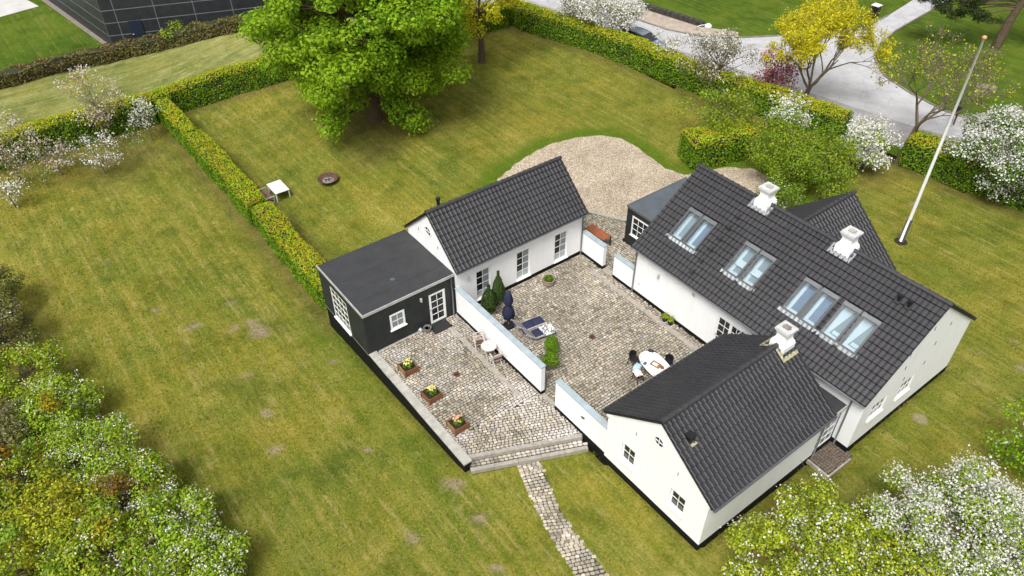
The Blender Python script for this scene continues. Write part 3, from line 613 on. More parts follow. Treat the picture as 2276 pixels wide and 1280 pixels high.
# skylights on the front slope
SL = math.hypot(13.371 - 8.76, 6.727 - 3.31); hV = Vector((0, (13.371 - 8.76) / SL, (6.727 - 3.31) / SL)); hN = Vector((0, -hV.z, hV.y)); RX0 = X0 - .1
SKY = [(-1.1, 'floor_grey'), (-.12, 'blind'), (2.69, 'floor_grey'), (3.67, 'floor_grey'), (6.28, 'blind'), (7.26, 'blind'), (8.42, 'floor_grey'), (9.4, 'floor_grey')]
holes = [(x - RX0 + .02, x - RX0 + .84, .285 * SL, .6 * SL) for x, _ in SKY]
rf, _ = gable_roof(H, off, 'x', RX0, X1 + .1, 13.371, 3.31, 6.727, 13.371 - 8.76, holes)
def RP(u, v, d=0): return Vector((RX0 + u, 8.76, 3.31)) + hV * v + hN * d
def rbox(mb, u0, u1, v0, v1, d0, d1, m=0):
    v = [RP(a, b, d) for d in (d0, d1) for a, b in ((u0, v0), (u1, v0), (u1, v1), (u0, v1))]
    mb.raw(v, ((3, 2, 1, 0), (4, 5, 6, 7), (0, 1, 5, 4), (1, 2, 6, 5), (2, 3, 7, 6), (3, 0, 4, 7)), m)
for i, ((x, fl), (a, b, c, d)) in enumerate(zip(SKY, holes)):
    f = MB(); w1 = .065
    rbox(f, a - .03, a + w1, c - .02, d, -.1, .1); rbox(f, b - w1, b + .03, c - .02, d, -.1, .1); rbox(f, a + w1, b - w1, c - .02, c + w1, -.1, .095)
    s = f.build('skylight', M['frame_grey'], H, off)
    f = MB(); rbox(f, a - .035, b + .035, d - .15, d + .05, -.02, .125); f.build('hood', M['steel'], s, off)
    g = MB(); rbox(g, a + w1, b - w1, c + w1, d - .15, .055, .063); g.build('pane', M['skyglass'], s, off)
    l = MB(); D = -.42
    for (p, q) in (((a, c), (b, c)), ((b, c), (b, d)), ((b, d), (a, d)), ((a, d), (a, c))): l.poly([RP(*p, -.02), RP(*q, -.02), RP(*q, D), RP(*p, D)])
    l.poly([RP(a, c, D), RP(a + .16, c, D), RP(a + .16, d, D), RP(a, d, D)]); l.poly([RP(a + .16, c, D), RP(b, c, D), RP(b, c + .3, D), RP(a + .16, c + .3, D)])
    if i in (2, 3): rbox(l, a + .1, b, c + .62, c + .98, D + .01, D + .2)
    if i in (6, 7): l.poly([RP(a + .16, c + .3, D + .004), RP(a + .5, d, D + .004), RP(a + .16, d, D + .004)]); rbox(l, a + .3, b - .1, c + .32, c + .5, D, D + .12)
    l.build('reveal', M['interior'], s, off)
    k = MB(); k.poly([RP(a + .16, c + .3, D - .004), RP(b, c + .3, D - .004), RP(b, d, D - .004), RP(a + .16, d, D - .004)]); k.build('blind', M[fl], s, off)
for (i, j) in ((0, 1), (2, 3), (4, 5), (6, 7)):
    u0, u1 = holes[i][0] - .18, holes[j][1] + .18; f = MB(); n = round((u1 - u0) / .25)
    for k in range(n * 4):
        ua, ub = u0 + (u1 - u0) * k / (n * 4), u0 + (u1 - u0) * (k + 1) / (n * 4); za, zb = [.055 + .028 * math.sin(2 * math.pi * q / 4) for q in (k, k + 1)]
        f.poly([RP(ua, holes[i][2] - .2, za), RP(ub, holes[i][2] - .2, zb), RP(ub, holes[i][2] + .0, zb + .01), RP(ua, holes[i][2] + .0, za + .01)])
    f.build('lead_apron', M['lead'], rf, off, True)
    f = MB(); rbox(f, holes[i][1] + .03, holes[j][0] - .03, holes[i][2] - .02, holes[i][3] + .02, -.05, .05); f.build('valley_gutter', M['frame_grey'], rf, off)
for x in (2.02, 6.8):
    c = chimney(H, off, x, 13.38, 6.727)
    f = MB(); a = x - RX0; v = SL - .66; rbox(f, a - .62, a + .58, v, v + .16, .05, .075); rbox(f, a - .62, a - .46, v + .16, SL - .1, .05, .072); rbox(f, a + .46, a + .6, v + .16, SL - .1, .05, .072); f.build('flashing', M['lead'], c, off)
for v in (.737, .61, .484, .36, .223, .093):
    b = MB(); u = 1.43 - RX0; rbox(b, u - .03, u + .03, v * SL, v * SL + .3, .06, .075); rbox(b, u - .2, u + .2, v * SL, v * SL + .03, .07, .12); b.build('roof_hook', M['black'], rf, off)
for x, v in ((10.2, .8), (10.68, .8)):
    b = MB(); u = x - RX0; rbox(b, u - .13, u + .13, v * SL - .02, v * SL + .24, .03, .1); p = RP(u, v * SL + .12, .05)
    b.tube([p, p + Vector((0, 0, .26))], .075, 10); b.tube([p + Vector((0, 0, .26)), p + Vector((0, 0, .36))], .11, 10); b.build('roof_vent', M['black'], rf, off)
gutter(H, off, (RX0, 8.7, 3.28), (X1 + .1, 8.7, 3.28)); gutter(H, off, (RX0, 18.03, 3.28), (X1 + .1, 18.03, 3.28))
downpipe(H, off, [(X0 + .1, 8.72, 3.22), (X0 + .1, 8.9, 3.05), (X0 + .1, 9.0, 2.95), (X0 + .1, 9.0, .05)])
downpipe(H, off, [(11.45, 8.72, 3.22), (11.3, 8.9, 3.0), (11.28, 9.0, 2.85), (11.28, 9.0, -.1)])
for (yy, zz) in ((11.6, 4.7), (13.1, 5.4), (14.9, 4.7), (12.2, 2.75), (13.9, 2.75), (14.1, 3.9), (11.75, 3.75)):
    b = MB(); b.bar((X1 + .012, yy, zz - .11), (X1 + .012, yy, zz + .11), .03, .02); b.build('wall_tie', M['frame_grey'], H, off)
b = MB(); b.box((-.58, Y0 - .1, 2.2), (-.46, Y0, 2.42)); b.tube([(-.52, Y0 - .12, 2.2), (-.52, Y0 - .12, 2.4)], .05, 8); b.build('wall_lamp', M['trim'], H, off)
b = MB(); b.box((1.82, Y0 - .012, 2.5), (2.0, Y0 - .001, 2.72)); b.build('wall_vent', M['trim'], H, off)
b = MB(); b.box((-1.9, Y0 - .03, .8), (-1.82, Y0 - .001, .9)); b.build('outside_tap', M['trim'], H, off)
# rear cross wing
rr = MB(); rx, rz, re, hw, ry1 = 3.35, 5.5, 2.4, 3.6, 19.65
o2 = (rx, 18, 0); W2 = thing('rear_wing', 'low tiled rear wing whose gable roof shows behind the long ridge', 'house', o2)
rr.box((rx - hw + .3, 17.7, -.5), (rx + hw - .3, ry1 - .2, re + .15)); rr.poly([(rx - hw + .3, ry1 - .2, re + .15), (rx + hw - .3, ry1 - .2, re + .15), (rx, ry1 - .2, rz - .15)]); rr.build('wall', M['white'], W2, o2)
gable_roof(W2, o2, 'y', 13.45 + .62, ry1, rx, re, rz, hw)
gutter(W2, o2, (rx + hw + .05, 17.9, re - .03), (rx + hw + .05, ry1, re - .03))
# ------------------------------------------------------------------ gable wing
off = (8.2, 3.8, 0); H = thing('gable_wing', 'white gable-fronted wing with black tiled roof and one chimney, near the bottom', 'house', off)
X0, X1, Y0, Y1 = 5.318, 11.1, -.089, 7.52; ze, zr, xr = 2.924, 5.182, 8.207; half = xr - 5.068; pt = (zr - ze) / half; zt = ze + .25 * pt - .13
mb = MB(); G1 = (6.3 - X0, 7.08 - X0, .86, 1.98); G2 = (9.22 - X0, 10.02 - X0, .8, 1.9)
wallface(mb, (X0, Y0), (1, 0), (0, -1), X1 - X0, -1, zt, [G1, G2]); wallface(mb, (X1, Y0), (0, 1), (1, 0), Y1 - Y0, -1, zt)
wallface(mb, (X0, Y0), (0, 1), (-1, 0), Y1 - Y0, -1, zt); wallface(mb, (X0, Y1), (1, 0), (0, 1), X1 - X0, -1, zt)
for yy in (Y0, Y1): mb.poly([(X0, yy, zt), (X1, yy, zt), (xr, yy, zr - .13)])
mb.build('wall', M['white'], H, off)
pl = MB(); pl.box((X0 + .002, Y0 - .02, -1.1), (X1 + .02, Y0 + .1, .02)); pl.box((X1 - .1, Y0, -1.1), (X1 + .018, Y1, .02)); pl.box((X0 - .02, Y0 + .3, -.6), (X0 + .1, Y1, .1)); pl.build('plinth', M['plinth'], H, off)
for g in (G1, G2): unit('window', H, off, (X0, Y0), (1, 0), (0, -1), g, 2, 2, inset=.1, sill=.14)
roundwin(H, off, (8.21, Y0, 3.9), (1, 0), (0, -1), .3)
rf, sl = gable_roof(H, off, 'y', Y0 - .1, 7.75, xr, ze, zr, half)
for sx in (-1, 1):   # white verge boards at the eaves of the gable
    b = MB(); x = xr + sx * (half - .3); b.box((x - .14, Y0 - .05, zt - .22), (x + .14, Y0 - .004, zt - .06)); b.build('eave_return', M['white'], H, off)
c = chimney(H, off, xr + .02, 7.28, zr - .02, .84, True)
f = MB(); 
for sx in (-1, 1):
    d = Vector((sx * half, 0, ze - zr)).normalized(); nn = Vector((sx * (zr - ze), 0, half)).normalized()
    A = Vector((xr, 0, zr)); P = [A + d * a + nn * .075 + Vector((0, y, 0)) for a, y in ((.12, 6.66), (.78, 6.66), (.78, 7.7), (.6, 7.7), (.6, 6.84), (.12, 6.84))]
    f.poly([P[0], P[1], P[2], P[3], P[4], P[5]])
f.build('flashing', M['lichen'], c, off)
b = MB(); dX = Vector((half, 0, ze - zr)).normalized(); p = Vector((xr, .55, zr)) + dX * 1.15; b.box((p.x - .13, p.y - .13, p.z - .05), (p.x + .13, p.y + .13, p.z + .28)); b.box((p.x - .17, p.y - .17, p.z + .24), (p.x + .17, p.y + .17, p.z + .3)); b.build('roof_vent', M['black'], rf, off)
b = MB(); b.box((p.x + .02, p.y - .16, p.z - .06), (p.x + .3, p.y + .16, p.z - .12 + .02)); b.build('flashing', M['lichen'], rf, off)
gutter(H, off, (5.0, Y0 - .1, ze - .03), (5.0, 7.72, ze - .03)); gutter(H, off, (xr + half + .06, Y0 - .1, ze - .03), (xr + half + .06, 7.72, ze - .03))
for xx, zz in ((7.0, 3.2), (9.4, 3.05)):
    b = MB(); b.bar((xx, Y0 - .012, zz - .1), (xx, Y0 - .012, zz + .1), .03, .02); b.build('wall_tie', M['frame_grey'], H, off)
# ------------------------------------------------------------------ flat-roofed link
off = (8.2, 8.4, 0); H = thing('link_building', 'flat-roofed glazed link between the gable wing and the long house', 'building', off)
mb = MB(); LO = (.04, 1.46, .08, 2.25); wallface(mb, (11.06, 7.53), (0, 1), (1, 0), 1.52, -.7, 2.34, [LO], .1); wallface(mb, (5.42, 7.53), (0, 1), (-1, 0), 1.52, -.4, 2.34); mb.build('wall', M['board'], H, off)
unit('door', H, off, (11.06, 7.53), (0, 1), (1, 0), LO, 3, 4, pm='glass_grey', fw=.08, inset=.02, label='white glazed garden door under the flat roof')
b = MB(); b.box((5.2, 7.56, 2.34), (11.16, 9.04, 2.46)); b.build('roof', M['felt'], H, off)
b = MB(); b.box((11.16, 7.54, 2.32), (11.21, 9.04, 2.5)); b.box((5.15, 7.56, 2.32), (5.2, 9.04, 2.5)); b.build('roof_trim', M['trim'], H, off)
b = MB(); b.box((10.95, 7.53, -.7), (11.1, 9.04, .08)); b.build('plinth', M['plinth'], H, off)
downpipe(H, off, [(11.36, 7.6, 2.86), (11.24, 7.56, 2.5), (11.18, 7.5, 2.3), (11.18, 7.5, -.2)])
# ------------------------------------------------------------------ outbuilding
off = (-9.2, 4.5, 0); H = thing('outbuilding', 'white outbuilding with steep black tiled roof and three tall garden windows', 'building', off)
X0, X1, Y0, Y1 = -11.65, -6.797, 0., 9.06; ze, zr, xr = 3.098, 5.511, -9.223; half = -6.547 - xr; pt = (zr - ze) / half; zt = ze + .25 * pt - .13
mb = MB(); OW = [(1.32, 2.26, .3, 2.27), (4.12, 5.07, .3, 2.27), (6.92, 7.88, .3, 2.27)]
wallface(mb, (X1, Y0), (0, 1), (1, 0), Y1 - Y0, -1.7, zt, OW); wallface(mb, (X0, Y0), (0, 1), (-1, 0), Y1 - Y0, -1.7, zt)
for yy in (Y0, Y1): wallface(mb, (X0, yy), (1, 0), (0, -1 if yy == Y0 else 1), X1 - X0, -1.7, zt); mb.poly([(X0, yy, zt), (X1, yy, zt), (xr, yy, zr - .13)])
mb.build('wall', M['white'], H, off)
pl = MB(); pl.box((X1 - .1, Y0 + .14, -.3), (X1 + .02, Y1 + .02, .22)); pl.box((X0, Y1 - .1, -.3), (X1, Y1 + .018, .14)); pl.build('plinth', M['plinth'], H, off)
for g in OW: unit('window', H, off, (X1, Y0), (0, 1), (1, 0), g, 2, 4, inset=.08, fw=.05, pmf=lambda k, r: 'glass_pale' if r == 0 else ('glass' if k == 0 else 'glass_grey'), sill=.025)
roundwin(H, off, (-9.35, Y0, 4.2), (1, 0), (0, -1), .33)
rf, sl = gable_roof(H, off, 'y', -.12, 9.18, xr, ze, zr, half)
b = MB(); b.tube([(-9.75, 1.0, 4.9), (-9.75, 1.0, 5.6)], .09, 10); b.tube([(-9.75, 1.0, 5.6), (-9.75, 1.0, 5.72)], .14, 10); b.build('roof_vent', M['black'], rf, off)
gutter(H, off, (-6.49, -.12, ze - .03), (-6.49, 9.18, ze - .03))
downpipe(H, off, [(-6.5, 8.98, ze - .08), (-6.62, 8.98, 2.85), (-6.74, 8.98, 2.7), (-6.74, 8.98, .02)])
b = MB(); b.box((X1, .7, 2.1), (X1 + .1, .82, 2.3)); b.tube([(X1 + .1, .76, 2.1), (X1 + .1, .76, 2.28)], .05, 8); b.build('wall_lamp', M['trim'], H, off)
for (xx, zz) in ((-10.4, 3.75), (-8.45, 3.6)):
    b = MB(); b.bar((xx, Y0 - .012, zz - .1), (xx, Y0 - .012, zz + .1), .03, .02); b.build('wall_tie', M['frame_grey'], H, off)
# ------------------------------------------------------------------ black annex
off = (-9.4, -2.8, 0); H = thing('annex', 'black boarded flat-roofed annex with white windows and a white glazed door', 'building', off)
X0, X1, Y0, Y1 = -12.02, -6.926, -5.555, -.02; zt = 2.72
mb = MB(); AD = (-1.705 - Y0, -.68 - Y0, .03, 2.12); AW = (-4.11 - Y0, -3.23 - Y0, .97, 2.0); BW = (-10.72 - X0, -8.88 - X0, .02, 2.22)
wallface(mb, (X1, Y0), (0, 1), (1, 0), Y1 - Y0, -.02, zt, [AD, AW], .1); wallface(mb, (X0, Y0), (1, 0), (0, -1), X1 - X0, -.02, zt, [BW], .1)
wallface(mb, (X0, Y0), (0, 1), (-1, 0), Y1 - Y0, -.02, zt); mb.build('wall', M['board'], H, off)
b = MB(); b.box((X0 + .03, Y0 + .03, -1.9), (X1 - .03, Y1, -.02)); b.build('plinth', M['plinth'], H, off)
b = MB(); b.box((X0 - .02, Y0 - .03, -.06), (X1 + .0, Y0 + .02, -.02)); b.build('drip_flashing', M['steel'], H, off)
unit('door', H, off, (X1, Y0), (0, 1), (1, 0), AD, 2, 4, fw=.14, inset=.01, mw=.03)
unit('window', H, off, (X1, Y0), (0, 1), (1, 0), AW, 2, 2, pm='glass_grey', fw=.11, inset=-.02, sill=.05)
unit('window', H, off, (X0, Y0), (1, 0), (0, -1), BW, 4, 5, pm='glass', fw=.06, inset=.0, sill=.06, label='large many-paned window in the black end wall')
rt = MB(); rt.box((X0, Y0, zt), (X1, Y1, zt + .06)); R = rt.build('roof', M['felt'], H, off)
n = 5
for k in range(n):
    w_ = (X1 - X0 - .1) / n; s = MB(); s.box((X0 + .05 + w_ * k, Y0 + .05, zt + .06), (X0 + .05 + w_ * (k + 1) - .012, Y1 - .0, zt + .066 + .006 * (k % 2))); s.build('felt_sheet', M['felt'], R, off)
s = MB(); s.box((X0 - .03, Y0 - .04, zt - .07), (X1 + .04, Y0, zt + .1)); s.box((X1, Y0, zt - .07), (X1 + .04, Y1, zt + .1)); s.build('roof_trim', M['trim'], R, off)
s = MB(); s.tube([(-8.5, -2.9, zt + .06), (-8.5, -2.9, zt + .1)], .12, 12); s.tube([(-8.5, -2.9, zt + .1), (-8.5, -2.9, zt + .13)], .05, 8); s.build('roof_drain', M['steel'], R, off)
downpipe(H, off, [(-6.84, -.3, zt + .0), (-6.84, -.3, 2.1), (-6.84, -.26, 1.9), (-6.84, -.26, .02)])
b = MB(); b.box((X1, -2.25, 2.0), (X1 + .09, -2.14, 2.2)); b.tube([(X1 + .09, -2.19, 1.99), (X1 + .09, -2.19, 2.18)], .045, 8); b.build('wall_lamp', M['trim'], H, off)
# ------------------------------------------------------------------ dark shed
off = (-4.2, 14.5, 0); H = thing('shed', 'dark boarded shed with blue-grey flat roof between gravel drive and house', 'shed', off)
X0, X1, Y0, Y1 = -6.11, -2.42, 12.03, 17.1; zt = 2.6; mb = MB(); SW = (-5.62 - X0, -4.2 - X0, .82, 2.2)
wallface(mb, (X0, Y0), (1, 0), (0, -1), X1 - X0, -.1, zt, [SW], .1); wallface(mb, (X0, Y0), (0, 1), (-1, 0), Y1 - Y0, -.1, zt); wallface(mb, (X0, Y1), (1, 0), (0, 1), X1 - X0, -.1, zt); mb.build('wall', M['board'], H, off)
unit('window', H, off, (X0, Y0), (1, 0), (0, -1), SW, 3, 3, fw=.09, inset=-.02, sill=.04)
b = MB(); b.box((X0, Y0, zt), (X1, Y1, zt + .08)); b.build('roof', M['felt_blue'], H, off)
b = MB(); b.box((X0 - .05, Y0 - .05, zt - .05), (X1, Y0, zt + .11)); b.box((X0 - .05, Y0, zt - .05), (X0, Y1 + .05, zt + .11)); b.build('roof_trim', M['steel'], H, off)
# ------------------------------------------------------------------ garden walls
def gwall(label, x0, x1, y0, y1, z, hook=False):
    off = ((x0 + x1) / 2, (y0 + y1) / 2, 0); H = thing('garden_wall', label, 'wall', off, group='white garden walls with zinc coping')
    b = MB(); b.box((x0, y0, .2), (x1, y1, z - .04)); b.build('wall', M['white'], H, off)
    b = MB(); b.box((x0 + .01, y0 - .018, -.9 if y0 < 0 and x0 > 1 else -.05), (x1 + (.018 if x1 < 2 else 0), y1 + .018, .2)); b.build('plinth', M['plinth'], H, off)
    n = max(1, round((x1 - x0) / 1.6))
    for k in range(n):
        a, c = x0 - .03 + (x1 - x0 + .05) * k / n, x0 - .03 + (x1 - x0 + .05) * (k + 1) / n - .006
        b = MB(); b.raw([(a, y0 - .04, z - .055), (c, y0 - .04, z - .055), (c, y1 + .04, z - .055), (a, y1 + .04, z - .055), (a, y0 - .04, z - .02), (c, y0 - .04, z - .02), (c, y1 + .04, z), (a, y1 + .04, z)],
            ((3, 2, 1, 0), (4, 5, 6, 7), (0, 1, 5, 4), (1, 2, 6, 5), (2, 3, 7, 6), (3, 0, 4, 7))); b.build('coping', M['zinc'], H, off)
    if hook:
        b = MB(); b.tube([(3.83, y0, 1.2), (3.83, y0 - .12, 1.3)], .03, 6); b.tube([(3.74, y0 - .1, 1.3), (3.92, y0 - .1, 1.3)], .03, 6); b.build('hose_hook', M['black'], H, off)
    return H
gwall('long white garden wall with zinc coping between terrace and courtyard', -6.78, .672, -.089, .14, 1.92)
gwall('white garden wall joining the gable wing, black hook on it', 1.752, 5.3, -.089, .14, 1.92, True)
gwall('short white wall at the outbuilding, in front of the rusty table', -6.77, -4.867, 9.06, 9.3, 1.66)
gwall('short stub of white wall against the corner of the long house', -3.95, -2.39, 9.03, 9.27, 1.62)
# ------------------------------------------------------------------ terrace retaining wall
off = (-2.5, -5.4, -1); H = thing('terrace_wall', 'black terrace retaining wall topped with pale concrete slabs', 'wall', off)
b = MB(); b.box((-6.92, -5.53, -1.9), (1.9, -5.16, -.005)); b.build('wall', M['plinth'], H, off)
n = 13
for k in range(n):
    a, c = -6.92 + 8.86 * k / n, -6.92 + 8.86 * (k + 1) / n - .012; b = MB(); b.box((a, -5.58 + random.uniform(-.006, .006), -.005), (c, -5.12, .075 + random.uniform(-.004, .004))); b.build('coping_slab', M['concrete'], H, off)
# ------------------------------------------------------------------ industrial hall
C0 = Vector((-60.9, -4.3)); u1 = (Vector((-56.1, 9.1)) - C0).normalized(); u2 = (Vector((-78.0, -6.3)) - C0).normalized(); g0 = -1.75
off = (C0.x, C0.y, g0); H = thing('industrial_hall', 'dark panelled industrial hall at the top edge with pale panel joints', 'building', off)
n1 = Vector((u1.y, -u1.x)); n2 = Vector((-u2.y, u2.x))
if n1.x < 0: n1 = -n1
if n2.y > 0: n2 = -n2
b = MB(); Q = [C0, C0 + u1 * 40, C0 + u1 * 40 + u2 * 30, C0 + u2 * 30]; zt = 9
for p, q in zip(Q, Q[1:] + Q[:1]): b.poly([(p.x, p.y, g0), (q.x, q.y, g0), (q.x, q.y, zt), (p.x, p.y, zt)])
b.poly([(p.x, p.y, zt) for p in Q]); b.build('wall', M['joint'], H, off)
PW_, PH = 3.55, 1.2
for u, nrm, cnt, s0 in ((u1, n1, 11, 1.2), (u2, n2, 8, 1.2)):
    for k in range(-1, cnt):
        for r in range(8):
            a0 = max(.02, s0 + PW_ * k + .03); a1 = s0 + PW_ * (k + 1) - .04; z0 = g0 + .1 + PH * r + .025
            if a0 >= a1: continue
            p = MB(); boxun(p, C0, u, nrm, a0, a1, z0, z0 + PH - .09, .0, .012); p.build('facade_panel', M['panel'], H, off)
d = MB(); boxun(d, C0, u1, n1, 2.05, 3.25, g0 + .1, g0 + 2.5, .05, .1); do = d.build('door', M['door_blue'], H, off)
d = MB(); boxun(d, C0, u1, n1, 2.15, 2.3, g0 + 1.2, g0 + 1.26, .1, .16); d.build('handle', M['trim'], do, off)
d = MB(); boxun(d, C0, u1, n1, -.1, 40, g0, g0 + .12, -.02, .35); d.build('plinth_kerb', M['concrete'], H, off)
# ================================================================== PAVING
def stone_meshes(mat, n=6):
    out = []
    for k in range(n):
        b = MB(); R_ = random.uniform
        cr = [(sx * R_(.43, .49), sy * R_(.42, .49)) for sx, sy in ((-1, -1), (1, -1), (1, 1), (-1, 1))]
        # rounded corners: eight-sided outline
        P = []
        for i, (x, y) in enumerate(cr):
            px, py = cr[i - 1]; nx, ny = cr[(i + 1) % 4]
            P.append((x + (px - x) * .2, y + (py - y) * .2)); P.append((x + (nx - x) * .2, y + (ny - y) * .2))
        zt = [R_(-.004, .004) for _ in range(8)]
        v = [(x, y, -.06) for x, y in P] + [(x, y, -.014) for x, y in P] + [(x * .8, y * .8, z) for (x, y), z in zip(P, zt)]
        f = [tuple(range(16, 24))]
        for i in range(8):
            j = (i + 1) % 8; f += [(i, j, j + 8, i + 8), (i + 8, j + 8, j + 16, i + 16)]
        b.raw(v, f); out.append(b.mesh('cobblestone', mat))
    return out
def pave(name, poly, ang, mat, z=None, rw=.145, sl=.2, holes=(), zfun=None, pathfun=None):
    """cobbles laid in running bond; the 300 nearest stones are pieces, the rest one mass"""
    ca, sa = math.cos(ang), math.sin(ang); L = []
    P = [(x * ca + y * sa, -x * sa + y * ca) for x, y in poly]
    x0, x1, y0, y1 = min(p[0] for p in P), max(p[0] for p in P), min(p[1] for p in P), max(p[1] for p in P)
    r = 0; y = y0 + rw / 2
    while y < y1:
        x = x0 - random.uniform(0, sl)
        while x < x1:
            l = sl * random.uniform(.78, 1.25); cx, cy = x + l / 2, y + random.gauss(0, .004); wx, wy = cx * ca - cy * sa, cx * sa + cy * ca
            if inpoly(wx, wy, poly) and not any(inpoly(wx, wy, h) for h in holes): L.append((wx, wy, l * .95, rw * random.uniform(.88, .95), ang + random.gauss(0, .025)))
            x += l
        y += rw; r += 1
    return lay(name, L, mat, poly, zfun or (lambda a, b: 0.))
def lay(name, L, mat, poly, zf):
    cx = sum(p[0] for p in poly) / len(poly); cy = sum(p[1] for p in poly) / len(poly)
    b = MB()
    if zf(0, 0) == zf(5, 5) == 0: b.poly([(x, y, -.022) for x, y in poly])
    else:
        n = len(poly) // 2
        for i in range(n - 1):
            q = [poly[i], poly[i + 1], poly[-2 - i], poly[-1 - i]]; b.poly([(x, y, zf(x, y) - .012) for x, y in q])
    bed = tag(b.build(name, M['bed'], None, (cx, cy, 0), loc=(cx, cy, 0)), kind='structure')
    ms = stone_meshes(M[mat]); T = [(np.array([v.co[:] for v in m.vertices]), m) for m in ms]
    L.sort(key=lambda s: (s[0] - CAM.x) ** 2 + (s[1] - CAM.y) ** 2); VV = []; F4 = []; F8 = []; k = 0
    mb = MB()
    for i, (x, y, l, w_, a) in enumerate(L):
        z = zf(x, y) + random.gauss(.004, .004); me = ms[i % 6]
        if i < 300:
            o = link('cobblestone', me, bed, (x - cx, y - cy, z), (random.gauss(0, .012), random.gauss(0, .012), a)); o.scale = (l, w_, 1)
        else:
            t = T[i % 6][0]; c, s = math.cos(a), math.sin(a); n0 = len(mb.v)
            X, Y = t[:, 0] * l, t[:, 1] * w_; mb.v += list(zip((x - cx + X * c - Y * s).tolist(), (y - cy + X * s + Y * c).tolist(), (t[:, 2] + z).tolist()))
            for p in me.polygons: mb.f.append(tuple(q + n0 for q in p.vertices)); mb.m.append(0)
    if mb.v: tag(mb.build('cobblestone_field', M[mat], bed), kind='stuff')
    return bed
def slabs(parent, off, name, p, q, w_, z, n, mat, th=.1):
    p, q = Vector(p), Vector(q)
    for k in range(n):
        a = p + (q - p) * (k / n); c = p + (q - p) * ((k + .985) / n); b = MB(); b.bar((a.x, a.y, z - th / 2 + random.uniform(-.004, .004)), (c.x, c.y, z - th / 2), w_, th); b.build(name, M[mat], parent, off)
def rect(x0, x1, y0, y1): return [(x0, y0), (x1, y0), (x1, y1), (x0, y1)]
PI2 = math.pi / 2
STRIP_C = rect(-5.1, 5.3, 8.38, 8.54); STRIP_T = rect(-6.5, .35, -1.06, -.88)
court = pave('courtyard_paving', [(-6.82, .08), (.7, .08), (.7, -.1), (1.74, -.1), (1.74, .12), (5.32, .12), (5.42, 9.04), (-2.4, 9.04), (-6.78, 9.04)], PI2, 'cobble', holes=[STRIP_C, rect(-.97, -.73, 4.56, 4.8), rect(.75, 1.7, -.1, .14)])
off = court.location[:]; slabs(court, off, 'granite_slab', (-5.1, 8.46), (5.3, 8.46), .3, .006, 7, 'granite'); slabs(court, off, 'threshold_slab', (.76, .02), (1.7, .02), .24, .008, 1, 'granite')
SE0, SE1 = (1.62, -5.14), (3.86, -.12); sdir = math.atan2(SE1[1] - SE0[1], SE1[0] - SE0[0])
terr = pave('terrace_paving', [(-6.95, -5.16), (.33, -5.16), (.65, -.06), (-6.95, -.06)], PI2, 'cobble_pale', holes=[STRIP_T, rect(-3.12, -2.88, -2.78, -2.54)])
off = terr.location[:]; slabs(terr, off, 'granite_slab', (-6.5, -.97), (.33, -.97), .29, .006, 5, 'granite'); slabs(terr, off, 'edging_slab', (-6.88, -5.0), (-6.88, -2.3), .14, .004, 5, 'granite')
pave('terrace_corner_paving', [(.3, -5.16), (SE0[0] - .05, SE0[1] - .05), (SE1[0] - .05, SE1[1] + .05), (.62, -.06)], sdir, 'cobble_pale', rw=.15, sl=.195)
pas = pave('passage_paving', [(-11.4, 9.15), (-11.2, 11.2), (-9.8, 12.3), (-7.75, 13.5), (-6.3, 14.3), (-6.3, 12.1), (-6.2, 11.98), (-2.42, 11.98), (-2.42, 9.3), (-3.93, 9.25), (-3.93, 9.05), (-4.82, 9.05), (-4.82, 9.32), (-11.0, 9.3)], PI2, 'cobble')
off = pas.location[:]; slabs(pas, off, 'granite_slab', (-4.8, 9.12), (-4.0, 9.12), .3, .01, 1, 'granite'); slabs(pas, off, 'granite_slab', (-4.75, 10.3), (-3.6, 10.3), .28, .01, 1, 'granite')
slabs(pas, off, 'edging_slab', (-11.3, 11.35), (-9.83, 12.42), .22, .02, 2, 'concrete'); slabs(pas, off, 'edging_slab', (-9.83, 12.42), (-7.72, 13.66), .22, .022, 3, 'concrete'); slabs(pas, off, 'edging_slab', (-7.72, 13.66), (-6.2, 14.55), .22, .02, 2, 'concrete')
# steps
off = (2.9, -2.6, -.3); st = thing('terrace_steps', 'two pale granite steps from the raised terrace down to the lawn', 'steps', off)
d = Vector((math.cos(sdir), math.sin(sdir), 0)); nrm = Vector((d.y, -d.x, 0)); A = Vector((*SE0, 0)); Ls = math.dist(SE0, SE1) - .02
def edge(off_n, z, name, w_, n, extra=0):
    for k in range(n):
        a = A + nrm * off_n + d * ((Ls + extra) * k / n); c = A + nrm * off_n + d * ((Ls + extra) * (k + .988) / n); b = MB(); b.bar((a.x, a.y, z - .11), (c.x, c.y, z - .11 + random.uniform(-.004, .004)), w_, .22); b.build(name, M['granite'], st, off)
edge(-.0, .012, 'step_slab', .2, 5); edge(.58, -.185, 'step_slab', .2, 5, .12)
b = MB(); b.raw([tuple(A + nrm * o_ + d * l_ + Vector((0, 0, z_))) for z_ in (-.9, -.215) for (o_, l_) in ((-.1, 0), (.5, 0), (.5, Ls), (-.1, Ls))], ((0, 1, 2, 3), (4, 5, 6, 7), (0, 1, 5, 4), (1, 2, 6, 5), (2, 3, 7, 6), (3, 0, 4, 7))); b.build('core', M['bed'], st, off)
ms = stone_meshes(M['cobble_pale'])
for r in range(2):
    s = .05
    while s < Ls - .05:
        l = random.uniform(.18, .27); p = A + nrm * (.185 + r * .16) + d * (s + l / 2); o = link('cobblestone', random.choice(ms), st, (p.x - off[0], p.y - off[1], -.195 - off[2]), (0, 0, sdir)); o.scale = (l * .97, .15, 1); s += l
